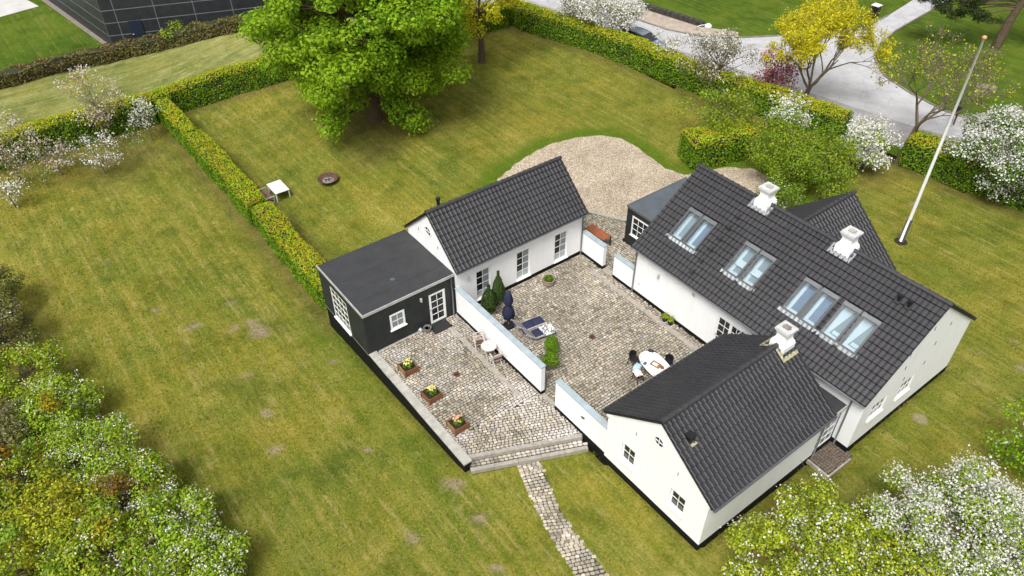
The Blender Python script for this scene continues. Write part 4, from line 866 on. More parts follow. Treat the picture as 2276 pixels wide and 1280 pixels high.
# curving cobbled path
PL = [(2.45, -3.1), (2.8, -3.26), (3.64, -3.58), (4.65, -3.93), (5.57, -4.14), (6.67, -4.43), (7.67, -4.6), (8.76, -4.76), (10.2, -4.95), (11.8, -5.1)]
PR = [(3.0, -2.2), (3.27, -2.34), (4.04, -2.64), (5.12, -3.03), (6.14, -3.36), (7.18, -3.55), (8.07, -3.66), (9.25, -3.72), (10.6, -3.85), (12.0, -4.0)]
def along(P, t):
    t *= len(P) - 1; i = min(int(t), len(P) - 2); f = t - i; return Vector((P[i][0] + (P[i + 1][0] - P[i][0]) * f, P[i][1] + (P[i + 1][1] - P[i][1]) * f))
Lp = []; t = 0.; tot = sum(math.dist(a, b) for a, b in zip(PL, PL[1:]))
while t < 1:
    a, b = along(PL, t), along(PR, t); wv = (b - a); W_ = wv.length; wv /= W_; s = -random.uniform(0, .1); ang = math.atan2(wv.y, wv.x)
    while s < W_ - .06:
        l = random.uniform(.17, .25); c = a + wv * (s + l / 2); Lp.append((c.x, c.y, l * .97, .155, ang + random.gauss(0, .05))); s += l
    t += .165 / tot
lay('garden_path', Lp, 'cobble', [tuple(along(PL, k / 24)) for k in range(25)] + [tuple(along(PR, 1 - k / 24)) for k in range(25)], lambda x, y: gz(x, y) + .025)
# small paved patch outside the link
b = MB(); pp = [(11.15, 7.35), (12.15, 7.25), (12.25, 9.2), (11.92, 9.2), (11.92, 9.0), (11.0, 9.0), (11.0, 7.7), (11.12, 7.7)]
pave('doorstep_paving', pp, 0, 'cobble_brown', rw=.15, sl=.15, zfun=lambda x, y: 0.)
PATCH = bpy.data.objects.get('doorstep_paving'); PATCH.location.z = -.14
b = MB(); b.bar((11.1, 7.25, -.2), (12.3, 7.2, -.2), .1, .22); b.bar((12.25, 7.2, -.22), (12.28, 8.9, -.22), .08, .2); b.build('edging_slab', M['granite'], PATCH, PATCH.location)
M['moss'] = plain('mossy_concrete', (.2, .175, .085), .95, .3, 6)
# ================================================================== GARDEN FURNITURE AND SMALL THINGS
def RZ(a, loc=(0, 0, 0)): return Matrix.Translation(loc) @ Matrix.Rotation(a, 4, 'Z')
def drain(label, x, y):
    t = thing('drain_cover', label, 'drain cover', (x, y, 0), group='drain covers in the paving'); b = MB(); b.box((-.19, -.19, -.05), (.19, .19, .006))
    b.build('plate', M['iron'], t); r = MB(); r.lathe((0, 0, .006), [(.17, 0), (.17, .008), (.13, .008), (.13, .001)], 18); r.build('rim', M['rust_dark'], t)
    g = MB()
    for k in range(6): a = k * math.pi / 3; g.bar((.03 * math.cos(a), .03 * math.sin(a), .01), (.125 * math.cos(a), .125 * math.sin(a), .01), .035, .012)
    g.build('grating', M['black'], t)
drain('round-grated drain cover in the terrace beside the flower boxes', -3.0, -2.66); drain('rusty drain cover in the middle of the courtyard', -.85, 4.68)
def leafball(name, mat, c, r, n, size, parent, flat=1., up=.3, mats=None, midx=None):
    C, Nn, Sz = clump(c, (r, r, r * flat), n, size, up); return leaves(name, C, Nn, Sz, mats or M[mat], midx, parent)
def clump(c, rad, n, size, up=.4, lo=.45, seed=None):
    d = RNG.normal(size=(n, 3)); d /= np.linalg.norm(d, axis=1)[:, None]
    r = lo + (1 - lo) * RNG.random(n) ** .5
    C = np.asarray(c) + d * r[:, None] * np.asarray(rad) + RNG.normal(size=(n, 3)) * size * .3
    Nn = d + np.array([0, 0, up]) + RNG.normal(size=(n, 3)) * .45; Nn /= np.linalg.norm(Nn, axis=1)[:, None]
    return C, Nn, size * RNG.uniform(.6, 1.35, n)
def leaves(name, C, Nn, Sz, mats, midx=None, parent=None, aspect=.62, droop=0.):
    """one folded leaf card per point"""
    n = len(C); t = np.cross(Nn, RNG.normal(size=(n, 3))); t /= np.linalg.norm(t, axis=1)[:, None] + 1e-9; b = np.cross(Nn, t)
    s = Sz[:, None] * .5; V = np.empty((n, 4, 3)); f = Nn * s * .28
    V[:, 0] = C - t * s; V[:, 1] = C + b * s * aspect + f; V[:, 2] = C + t * s; V[:, 3] = C - b * s * aspect + f
    return bulk(name, V.reshape(-1, 3), np.arange(4 * n).reshape(n, 4), mats, midx, parent)
# flower boxes
def flowerbox(label, x, y, fl, pale):
    t = thing('planter_box', label, 'planter', (x, y, 0), group='wooden flower boxes on the terrace'); w_, l_, h_ = .36, .36, .4
    m = M['wood_pale'] if pale else M['wood']
    for sx in (-1, 1):
        for sy in (-1, 1): b = MB(); b.box((sx * l_ - .04, sy * w_ - .04, 0), (sx * l_ + .04, sy * w_ + .04, h_ + .03)); b.build('leg', M['wood'], t)
    for r in range(3):
        z = .08 + r * .11
        for sy in (-1, 1): b = MB(); b.box((-l_ + .04, sy * w_ - .015, z), (l_ - .04, sy * w_ + .015, z + .1)); b.build('board', m if sy > 0 else M['wood'], t)
        for sx in (-1, 1): b = MB(); b.box((sx * l_ - .015, -w_ + .04, z), (sx * l_ + .015, w_ - .04, z + .1)); b.build('board', m, t)
    b = MB(); b.box((-l_ + .016, -w_ + .016, .1), (l_ - .016, w_ - .016, .34)); b.build('soil', M['soil'], t)
    C, Nn, Sz = clump((0.05, 0.02, .48), (.27, .27, .16), 300, .1, .5); leaves('foliage', C, Nn, Sz, M['bush_dark'], None, t)
    f = MB()
    for k in range(15):
        a = random.uniform(0, 6.28); r = random.uniform(0, 1) ** .5; f.lathe((.06 + .23 * r * math.cos(a), .05 + .23 * r * math.sin(a), .58 + .12 * (1 - r) + random.uniform(-.03, .03)), [(.02, -.02), (.065, .0), (.05, .035), (.015, .045)], 7)
    f.build('flower_heads', M[fl], t); t.rotation_euler.z = PI2 * 1 + random.uniform(-.06, .06)
flowerbox('wooden planter box of yellow flowers nearest the black annex', -4.72, -4.5, 'fl_yellow', True)
flowerbox('wooden planter box of yellow flowers, middle one of three', -2.44, -4.52, 'fl_yellow', False)
flowerbox('wooden planter box of peach flowers nearest the steps', -.1, -4.55, 'fl_peach', True)
# bistro set
t = thing('bistro_table', 'round pale slatted bistro table beside the white garden wall', 'table', (-3.1, -.55, 0))
for k in range(9):
    y = -.36 + k * .09; hw = math.sqrt(max(.001, .4 ** 2 - (abs(y) + .02) ** 2)); b = MB(); b.box((-hw, y - .041, .7), (hw, y + .041, .725)); b.build('slat', M['table_grey'], t)
b = MB(); b.lathe((0, 0, .675), [(.36, 0), (.4, 0), (.41, .025), (.36, .024)], 24); b.build('rim', M['table_grey'], t)
for s in (-1, 1):
    for q in (-1, 1): b = MB(); b.bar((q * .28, s * .26, 0), (-q * .2, s * .22, .69), .03); b.build('leg', M['teak_grey'], t)
def fchair(label, x, y, rz):
    t = thing('folding_chair', label, 'chair', (x, y, 0), rz, 'wooden folding chairs at the bistro table')
    for s in (-1, 1):
        b = MB(); b.bar((s * .24, -.22, 0), (s * .24, .26, .92), .05); b.build('leg', M['teak_grey'], t); b = MB(); b.bar((s * .205, .24, 0), (s * .205, -.2, .46), .045); b.build('leg', M['teak_grey'], t)
        b = MB(); b.bar((s * .26, -.25, .64), (s * .26, .16, .66), .065, .04); b.build('armrest', M['teak_grey'], t); b = MB(); b.bar((s * .255, -.22, .45), (s * .255, -.22, .64), .03); b.build('arm_post', M['teak_grey'], t)
    for z in (.55, .7, .88): b = MB(); f = z / .92; b.bar((-.24, -.22 + .48 * f, z), (.24, -.22 + .48 * f, z), .04, .065); b.build('back_rail', M['teak_grey'], t)
    for s in (-1, 1): b = MB(); b.bar((s * .2, .07, .57), (-s * .2, .235, .87), .025, .03); b.build('back_cross', M['teak_grey'], t)
    for k in range(5): b = MB(); y_ = -.2 + k * .09; b.bar((-.22, y_, .45), (.22, y_, .45), .07, .02); b.build('seat_slat', M['teak_grey'], t)
    b = MB(); b.box((-.21, -.22, .462), (.21, .18, .51)); b.build('cushion', M['brown_cushion'], t)
fchair('folding wooden chair with maroon cushion on the annex side of bistro table', -3.88, -.62, math.radians(72)); fchair('folding wooden chair with maroon cushion on the steps side of bistro table', -2.35, -.6, math.radians(-100))
# doormat, lantern, basket at the annex door
t = thing('doormat', 'black rubber doormat before the annex door', 'doormat', (-6.48, -1.35, .012))
b = MB(); b.box((-.36, -.58, 0), (.36, .5, .018)); b.build('pad', M['mat'], t); b = MB()
for a in ((-.37, -.59, .37, -.55), (-.37, .47, .37, .51), (-.37, -.55, -.33, .47), (.33, -.55, .37, .47)): b.box((a[0], a[1], .001), (a[2], a[3], .026))
b.build('rim', M['black'], t)
t = thing('basket', 'grey round basket planter beside the doormat', 'basket', (-6.62, -2.12, .01)); b = MB(); b.lathe((0, 0, 0), [(.15, 0), (.2, .12), (.21, .26), (.225, .28), (.19, .28), (.17, .2)], 16); b.build('body', M['pot'], t); b = MB(); b.lathe((0, 0, .17), [(.16, 0), (.16, .03)], 14); b.build('soil', M['soil'], t)
b = MB(); b.tube([(.21 * math.cos(k * .393 - 1.57) * 1.0, .02, .27 + .14 * math.cos(k * .393 - 1.57)) if False else (.21 * math.sin(k * .393 - 1.57), 0, .27 + .16 * math.cos(k * .393 - 1.57)) for k in range(9)], .012, 6); b.build('handle', M['pot'], t)
t = thing('lantern', 'small grey lantern next to the basket by the black wall', 'lantern', (-6.72, -2.5, .01)); b = MB(); b.box((-.09, -.09, 0), (.09, .09, .03)); b.build('base', M['trim'], t)
for sx in (-1, 1):
    for sy in (-1, 1): b = MB(); b.box((sx * .08 - .01, sy * .08 - .01, .03), (sx * .08 + .01, sy * .08 + .01, .26)); b.build('post', M['trim'], t)
b = MB(); b.lathe((0, 0, .26), [(.13, 0), (.05, .08), (.02, .09)], 4); b.build('lid', M['trim'], t); b = MB(); b.lathe((0, 0, .03), [(.035, 0), (.035, .1)], 8); b.build('candle', M['white_wood'], t)
# loungers
def lounger(label, x, y, rz, rug):
    t = thing('sun_lounger', label, 'sun lounger', (x, y, 0), rz, 'sun loungers with navy cushions')      # head at -y
    for s in (-1, 1):
        b = MB(); b.bar((s * .31, -.2, .33), (s * .31, 1.05, .33), .065, .08); b.build('side_rail', M['teak_grey'], t)
        b = MB(); b.bar((s * .31, -.2, .35), (s * .31, -.78, .86), .06, .07); b.build('back_frame', M['teak_grey'], t)
        for yy in (-.55, .92): b = MB(); b.bar((s * .31, yy * .95, 0), (s * .31, yy * .75, .33), .05); b.build('leg', M['teak_grey'], t)
        b = MB(); b.bar((s * .31, -.55, .03), (s * .31, -.5, .58), .035); b.build('back_prop', M['teak_grey'], t)
        b = MB(); b.bar((s * .31, -.5, .05), (s * .31, .9, .05), .03); b.build('foot_rail', M['teak_grey'], t)
    for k in range(6): b = MB(); f = k / 5; b.bar((-.29, -.22 - .52 * f, .36 + .47 * f), (.29, -.22 - .52 * f, .36 + .47 * f), .06, .02); b.build('back_slat', M['teak_grey'], t)
    for k in range(9): b = MB(); b.bar((-.29, -.15 + k * .14, .36), (.29, -.15 + k * .14, .36), .06, .02); b.build('seat_slat', M['teak_grey'], t)
    for k in range(5): b = MB(); b.bar((-.29, -.5 + k * .09, .08), (.29, -.5 + k * .09, .08), .05, .015); b.build('shelf_slat', M['teak_grey'], t)
    def pad(p, q, name, m):
        p, q = Vector(p), Vector(q); b = MB(); d_ = (q - p).normalized(); up = Vector((1, 0, 0)).cross(d_); K = 6
        prof = []
        for i in range(K + 1):
            for j in range(7):
                u_ = -.29 + .58 * j / 6; e = (1 - abs(2 * j / 6 - 1) ** 4) * (1 - abs(2 * i / K - 1) ** 6); c = p + (q - p) * (i / K); prof.append(c + Vector((u_, 0, 0)) + up * (.03 + .07 * e))
        fs = [(i * 7 + j, i * 7 + j + 1, i * 7 + j + 8, i * 7 + j + 7) for i in range(K) for j in range(6)]; b.raw(prof, fs); b.bar(p + up * .02, q + up * .02, .56, .05)
        return b.build(name, M[m], t, smooth=True)
    pad((0, -.2, .36), (0, -.78, .88), 'back_cushion', 'navy'); pad((0, -.18, .36), (0, .38, .36), 'seat_cushion', 'navy')
    if not rug: pad((0, .4, .36), (0, 1.0, .36), 'foot_cushion', 'navy')
    return t
rzl = math.radians(-8)
lounger('sun lounger with bare navy cushion, the one nearer the folded parasol', -3.42, 2.2, rzl, False); L2 = lounger('sun lounger with grey-and-white patterned throw over its foot end', -2.62, 2.22, rzl, True)
def spotmat():
    m, t, n, b = newmat('spotted_throw'); v = coords(t); f = tex(t, v, 9, 2, .5); c = ramp(t, f, [(.47, (.78, .77, .74)), (.53, (.16, .16, .17))]); t.links.new(c, b.inputs['Base Color']); b.inputs['Roughness'].default_value = .9; return m
t = thing('throw', 'white throw with dark blotches spread over the second lounger', 'blanket', (-2.62, 2.22, 0), rzl); b = MB(); g = []
for i in range(13):
    for j in range(9):
        u_ = -.42 + .84 * j / 8; v_ = .28 + .8 * i / 12; z = .47 + .015 * math.sin(u_ * 13 + i) + .012 * math.cos(v_ * 17 + j)
        if abs(u_) > .33: z -= (abs(u_) - .33) * 1.6
        if v_ > 1.02: z -= (v_ - 1.02) * 1.5
        g.append((u_ * .95, v_, z))
b.raw(g, [(i * 9 + j, i * 9 + j + 1, i * 9 + j + 10, i * 9 + j + 9) for i in range(12) for j in range(8)]); b.build('cloth', spotmat(), t, smooth=True)
# folded parasol
t = thing('parasol', 'folded navy parasol standing in a round base by the conifers', 'parasol', (-4.28, 1.62, 0)); b = MB(); b.lathe((0, 0, 0), [(.3, 0), (.33, .03), (.3, .1), (.12, .14), (.05, .16)], 20); b.build('base', M['black'], t)
b = MB(); b.tube([(0, 0, .1), (0, 0, 2.55)], .024, 8); b.build('pole', M['teak'], t); b = MB(); K = 16; prof = [(.02, 2.56), (.1, 2.5), (.17, 2.25), (.22, 1.95), (.21, 1.72), (.13, 1.52), (.24, 1.3), (.29, 1.0), (.27, .7), (.16, .5)]; vs0 = []
for i, (r, z) in enumerate(prof):
    for j in range(K): a = 2 * math.pi * j / K; rr_ = r * (1 + .22 * (-1) ** j * min(1, i / 2)) ; vs0.append((rr_ * math.cos(a), rr_ * math.sin(a), z + (.05 if j % 4 == 0 and i == 9 else 0)))
b.raw(vs0, [(i * K + j, i * K + (j + 1) % K, (i + 1) * K + (j + 1) % K, (i + 1) * K + j) for i in range(len(prof) - 1) for j in range(K)]); b.build('canopy', M['navy'], t, smooth=True)
b = MB(); b.lathe((0, 0, 1.52), [(.12, 0), (.13, .03), (.12, .06)], 12); b.build('strap', M['navy'], t)
# potted conifers
def conifer(label, x, y, h, r):
    t = thing('potted_conifer', label, 'conifer', (x, y, 0), group='potted conifers at the outbuilding window'); b = MB(); b.lathe((0, 0, 0), [(.17, 0), (.22, .2), (.25, .36), (.22, .37), (.2, .3)], 16); b.build('pot', M['pot'], t)
    b = MB(); b.tube([(0, 0, .3), (0, 0, h * .8)], [.04, .015], 6); b.build('trunk', M['bark'], t); n = 5200; z = RNG.random(n) ** 1.25; a = RNG.random(n) * 6.283
    rad = r * (np.sin(np.clip(z * 1.05 + .12, 0, 1) ** .7 * 3.05) ** .75) * (.8 + .2 * RNG.random(n)) * (1 + .12 * np.sin(a * 5 + z * 9)); C = np.stack([rad * np.cos(a), rad * np.sin(a), .32 + z * (h - .32)], 1)
    Nn = np.stack([np.cos(a), np.sin(a), np.full(n, .5)], 1) + RNG.normal(size=(n, 3)) * .4; Nn /= np.linalg.norm(Nn, axis=1)[:, None]; leaves('crown', C, Nn, .075 * RNG.uniform(.6, 1.3, n), M['conifer'], None, t)
conifer('bushy potted conifer in front, nearest the garden wall', -5.8, 1.42, 2.0, .46); conifer('taller slim potted conifer behind, against the white window', -6.12, 2.3, 2.35, .36)
# leafy shrubs in pots by the wall end
def potshrub(label, x, y):
    t = thing('potted_shrub', label, 'shrub', (x, y, 0), group='round green potted shrubs at the wall end'); b = MB(); b.lathe((0, 0, 0), [(.2, 0), (.26, .22), (.3, .42), (.26, .43), (.24, .36)], 18); b.build('pot', M['pot'], t)
    b = MB(); b.tube([(0, 0, .3), (0, 0, .75)], .03, 6); b.build('stem', M['bark'], t); P = [clump((random.gauss(0, .12), random.gauss(0, .12), .72 + random.gauss(0, .07)), (.32, .32, .28), 260, .085, .5) for _ in range(8)]
    leaves('crown', *[np.concatenate([p[i] for p in P]) for i in range(3)], M['box_leaf'], None, t)
potshrub('round green potted shrub right at the end of the garden wall', -.5, 1.42); potshrub('round green potted shrub behind the first, nearer the loungers', -1.2, 2.15)
# barrel planter
t = thing('barrel_planter', 'low half-barrel planter with green plants near the outbuilding wall', 'planter', (-5.72, 5.62, 0)); K = 18
for k in range(K):
    a0, a1 = 2 * math.pi * k / K, 2 * math.pi * (k + .95) / K; b = MB(); pr = [(.3, 0), (.37, .2), (.36, .38)]; v = []
    for r, z in pr: v += [(r * math.cos(a0), r * math.sin(a0), z), (r * math.cos(a1), r * math.sin(a1), z), ((r - .03) * math.cos(a1), (r - .03) * math.sin(a1), z), ((r - .03) * math.cos(a0), (r - .03) * math.sin(a0), z)]
    b.raw(v, [(i * 4 + j, i * 4 + (j + 1) % 4, i * 4 + 4 + (j + 1) % 4, i * 4 + 4 + j) for i in range(2) for j in range(4)] + [(8, 9, 10, 11)]); b.build('stave', M['teak'], t)
for z, r in ((.08, .335), (.29, .372)): b = MB(); b.lathe((0, 0, z), [(r, 0), (r + .01, .005), (r + .008, .05), (r - .004, .055)], 20); b.build('hoop', M['iron'], t)
b = MB(); b.lathe((0, 0, .2), [(.33, 0), (.33, .12)], 16); b.build('soil', M['soil'], t); C, Nn, Sz = clump((0, 0, .42), (.28, .28, .14), 330, .1, .6); leaves('foliage', C, Nn, Sz, M['bush_dark'], None, t)
# little pots at the house wall
for lab, x, y in (('small black pot of green herbs nearer the courtyard gate, by the house wall', .6, 8.72), ('small black pot of green herbs nearer the double door, by the house wall', .98, 8.78)):
    t = thing('herb_pot', lab, 'plant pot', (x, y, 0), group='herb pots at the house wall'); b = MB(); b.lathe((0, 0, 0), [(.12, 0), (.17, .26), (.18, .28), (.15, .28), (.14, .22)], 14); b.build('pot', M['black'], t); C, Nn, Sz = clump((0, 0, .36), (.19, .19, .15), 200, .08, .6); leaves('foliage', C, Nn, Sz, M['bush'], None, t)
# rusty table behind the short wall
t = thing('rusty_table', 'rust-red steel table behind the short white wall', 'table', (-7.05, 10.62, 0), math.radians(3)); b = MB(); b.box((-.82, -.36, .71), (.82, .36, .75)); b.build('top', M['rust'], t)
for sx in (-1, 1):
    for sy in (-1, 1): b = MB(); b.box((sx * .78 - .03, sy * .32 - .03, 0), (sx * .78 + .03, sy * .32 + .03, .71)); b.build('leg', M['black'], t)
b = MB(); b.box((-.8, -.33, .6), (.8, -.29, .7)); b.box((-.8, .29, .6), (.8, .33, .7)); b.build('apron', M['black'], t)
# oval dining table
TX, TY = 3.15, 5.35; t = thing('oval_table', 'oval white slatted garden table half under the wing roof edge', 'table', (TX, TY, 0), math.radians(-10)); HA, HB_ = 1.05, .58
for k in range(10):
    y = -.52 + k * .1155; y2 = abs(y) + .02; hw = HA * (1 - min(.98, y2 / HB_) ** 2.6) ** (1 / 2.6); b = MB(); b.box((-hw + .05, y - .05, .715), (hw - .05, y + .05, .74)); b.build('slat', M['white_wood'], t)
b = MB(); pts = [(HA * math.copysign(abs(math.cos(a)) ** .8, math.cos(a)), HB_ * math.copysign(abs(math.sin(a)) ** .8, math.sin(a)), .727) for a in [2 * math.pi * k / 40 for k in range(41)]]; b.tube(pts, .03, 6); b.build('rim', M['white_wood'], t)
for sx in (-1, 1):
    for sy in (-1, 1): b = MB(); b.bar((sx * .7, sy * .38, 0), (sx * .7, sy * .34, .72), .06); b.build('leg', M['white_wood'], t)
b = MB(); b.box((-.72, -.05, .6), (.72, .05, .7)); b.build('apron', M['white_wood'], t)
def bchair(label, x, y, rz):
    t = thing('black_chair', label, 'chair', (x, y, 0), rz, 'black chairs around the oval table')     # back at -y
    b = MB(); b.lathe((0, 0, .42), [(.22, 0), (.24, .02), (.235, .05), (.18, .055)], 18); b.build('seat', M['black'], t)
    for sx in (-1, 1):
        for sy in (-1, 1): b = MB(); b.bar((sx * .21, sy * .21, 0), (sx * .17, sy * .17, .43), .03); b.build('leg', M['black'], t)
    b = MB(); K = 10; v = []
    for k in range(K + 1):
        a = math.pi * (1.08 + .84 * k / K); h = .82 - .1 * abs(2 * k / K - 1) ** 2
        for r, z in ((.25, .46), (.27, h), (.245, h), (.225, .46)): v.append((r * math.cos(a), r * math.sin(a) - .0, z))
    b.raw(v, [(k * 4 + j, k * 4 + (j + 1) % 4, k * 4 + 4 + (j + 1) % 4, k * 4 + 4 + j) for k in range(K) for j in range(4)] + [(0, 1, 2, 3), (K * 4, K * 4 + 1, K * 4 + 2, K * 4 + 3)]); b.build('backrest', M['black'], t)
bchair('black round-backed chair at the far rounded corner of the oval table', 2.2, 6.0, math.radians(-150) + math.pi); bchair('black chair at the near end of the oval table', 1.95, 5.0, math.radians(-90)); bchair('black chair on the house side of the oval table', 3.2, 6.2, math.radians(180)); bchair('black chair draped with a blue and pink cloth', 2.9, 4.4, 0)
def drape(name, label, mat, x, y, z, rz, w_, l_, cat, amp=.04):
    t = thing(name, label, cat, (x, y, z), rz); b = MB(); g = []
    for i in range(9):
        for j in range(9):
            u_, v_ = -1 + j / 4, -1 + i / 4; e = max(0, 1 - (abs(u_) ** 3 + abs(v_) ** 3) * .55); g.append((u_ * w_ + .02 * math.sin(i * 2.1), v_ * l_ + .02 * math.cos(j * 1.7), .12 * e + amp * noise.noise((u_ * 2.3 + x, v_ * 2.3, y)) - .2 * max(0, max(abs(u_), abs(v_)) - .8)))
    b.raw(g, [(i * 9 + j, i * 9 + j + 1, i * 9 + j + 10, i * 9 + j + 9) for i in range(8) for j in range(8)]); b.build('cloth', mat, t, smooth=True); return t
def twotone(name, c1, c2, sc):
    m, t, n, b = newmat(name); f = tex(t, coords(t), sc, 2, .5); t.links.new(ramp(t, f, [(.46, c1), (.54, c2)]), b.inputs['Base Color']); b.inputs['Roughness'].default_value = .9; return m
drape('cushion', 'white cushion with fine dark print behind the oval table', twotone('printed_white', (.75, .74, .73), (.3, .3, .32), 16), 3.75, 6.55, .5, .4, .27, .27, 'cushion')
drape('cloth', 'pale blue cloth slung over a black chair at the oval table', plain('pale_blue_cloth', (.34, .5, .62), .9, .2, 8), 2.75, 4.42, .84, .3, .17, .26, 'cloth')
drape('cloth', 'pink and white cloth heaped beside the blue one, under the roof edge', twotone('pink_white', (.75, .7, .68), (.66, .27, .29), 5), 3.02, 4.2, .8, -.3, .24, .2, 'cloth')
t = thing('tray', 'serving tray with papers on the oval table', 'tray', (3.15, 5.35, .745), .2); b = MB(); b.box((-.25, -.16, 0), (.25, .16, .015)); b.build('base', M['wood_pale'], t); b = MB()
for a in ((-.25, -.16, .25, -.145), (-.25, .145, .25, .16), (-.25, -.145, -.235, .145), (.235, -.145, .25, .145)): b.box((a[0], a[1], .015), (a[2], a[3], .05))
b.build('rim', M['wood_pale'], t); b = MB(); b.box((-.18, -.1, .016), (.1, .1, .022)); b.build('paper', M['white_wood'], t)
t = thing('teapot', 'small brown teapot next to the tray on the oval table', 'teapot', (3.5, 5.42, .745)); b = MB(); b.lathe((0, 0, 0), [(.05, 0), (.09, .04), (.09, .09), (.05, .13), (.02, .14), (.025, .16)], 12); b.build('body', M['rust'], t, smooth=True); b = MB(); b.tube([(.08, 0, .05), (.15, 0, .12)], [.02, .012], 6); b.build('spout', M['rust'], t); b = MB(); b.tube([(-.08, 0, .1), (-.14, 0, .1), (-.14, 0, .05), (-.08, 0, .04)], .01, 6); b.build('handle', M['rust'], t)
t = thing('notebook', 'small dark blue notebook lying on the near edge of the oval table', 'notebook', (2.75, 4.98, .745), .3); b = MB(); b.box((-.07, -.1, .003), (.07, .1, .016)); b.build('pages', M['white_wood'], t); b = MB(); b.box((-.075, -.105, 0), (.075, .105, .003)); b.box((-.075, -.105, .016), (.075, .105, .019)); b.build('cover', plain('slate_cover', (.07, .1, .16), .6, .1), t)
# lawn table, bench, fire bowl
gx, gy = -26.2, -2.3; t = thing('lawn_table', 'square white slatted table on the lawn beside the hedge gap', 'table', (gx, gy, gz(gx, gy)))
for k in range(10): b = MB(); y = -.47 + k * .104; b.box((-.8, y - .047, .7), (.8, y + .047, .725)); b.build('slat', M['white_wood'], t)
b = MB(); b.box((-.74, -.5, .64), (.74, -.46, .699)); b.box((-.74, .46, .64), (.74, .5, .699)); b.box((-.74, -.46, .64), (-.7, .46, .699)); b.box((.7, -.46, .64), (.74, .46, .699)); b.build('apron', M['white_wood'], t)
for sx in (-1, 1):
    for sy in (-1, 1): b = MB(); b.box((sx * .72 - .03, sy * .47 - .03, -.06), (sx * .72 + .03, sy * .47 + .03, .64)); b.build('leg', M['white_wood'], t)
gx, gy = -26.2, -3.25; t = thing('garden_bench', 'grey wooden bench with mauve cushions tucked into the hedge gap', 'bench', (gx, gy, gz(gx, gy)))
for sx in (-1, 1):
    b = MB(); b.bar((sx * .72, .28, -.06), (sx * .72, .28, .64), .05); b.build('leg', M['teak_grey'], t); b = MB(); b.bar((sx * .72, -.26, -.06), (sx * .72, -.34, .9), .05); b.build('leg', M['teak_grey'], t)
    b = MB(); b.bar((sx * .72, -.3, .64), (sx * .72, .34, .65), .08, .035); b.build('armrest', M['teak_grey'], t); b = MB(); b.bar((sx * .72, -.26, .2), (sx * .72, .28, .2), .04); b.build('side_rail', M['teak_grey'], t)
for k in range(6): b = MB(); b.bar((-.7, -.22 + k * .09, .42), (.7, -.22 + k * .09, .42), .075, .025); b.build('seat_slat', M['teak_grey'], t)
for k in range(3): b = MB(); b.bar((-.7, -.3 - k * .02, .55 + k * .14), (.7, -.3 - k * .02, .55 + k * .14), .03, .09); b.build('back_slat', M['teak_grey'], t)
for s in (-1, 1): b = MB(); b.box((s * .35 - .33, -.22, .437), (s * .35 + .33, .26, .5)); b.build('cushion', M['mauve_cushion'], t)
gx, gy = -25.0, 1.0; t = thing('fire_bowl', 'rusty round fire bowl with ash on the lawn', 'fire bowl', (gx, gy, gz(gx, gy))); b = MB(); b.lathe((0, 0, .06), [(.25, 0), (.52, .1), (.7, .27), (.75, .3), (.72, .3), (.5, .14), (.2, .07)], 26); b.build('bowl', M['rust_dark'], t, smooth=True); b = MB(); b.lathe((0, 0, .14), [(.42, 0), (.42, .05), (.3, .075), (.1, .07)], 18); b.build('ash', M['ash'], t)
for k in range(3): a = k * 2.1; b = MB(); b.bar((.4 * math.cos(a), .4 * math.sin(a), -.05), (.36 * math.cos(a), .36 * math.sin(a), .12), .05); b.build('foot', M['rust_dark'], t)
for k in range(5): a = k * 1.3; b = MB(); b.tube([(.3 * math.cos(a), .3 * math.sin(a), .22), (-.06 * math.cos(a + 1), .1 * math.sin(a), .25)], [.03, .025], 6); b.build('charred_log', M['black'], t)
# flagpole
fx, fy, fh = 4.412, 25.692, 13.1; t = thing('flagpole', 'tall white wooden flagpole with copper ball on the lawn behind the house', 'flagpole', (fx, fy, 0)); b = MB(); b.tube([(0, 0, .05), (0, 0, 2), (0, 0, 7), (0, 0, fh - .15)], [.105, .1, .085, .06], 12); b.build('pole', M['white_paint'], t, smooth=True)
b = MB(); b.lathe((0, 0, fh - .15), [(.02, -.02), (.1, .02), (.13, .1), (.1, .18), (.02, .21)], 14); b.build('ball', plain('copper_ball', (.6, .3, .14), .5, .1), t, smooth=True); b = MB()
for s in (-1, 1): b.box((s * .12 - .035, -.1, -.1), (s * .12 + .035, .1, 1.7))
b.build('foot_bracket', M['steel'], t); b = MB(); b.tube([(.07, -.08, 1.4), (.06, -.07, fh - .3)], .008, 4); b.build('halyard', M['white_wood'], t); b = MB(); b.lathe((0, 0, .0), [(.42, -.05), (.4, .02), (.25, .035)], 14); b.build('soil_ring', M['soil'], t)
t = thing('manhole_cover', 'round concrete manhole cover in the lawn beside the house gable', 'manhole', (12.95, 13.45, gz(12.95, 13.45))); b = MB(); b.lathe((0, 0, 0), [(.36, -.05), (.36, .03), (.31, .035), (.31, .025)], 22); b.build('ring', M['moss'], t); b = MB(); b.lathe((0, 0, 0), [(.3, -.03), (.3, .04)], 20); b.build('lid', M['moss'], t)
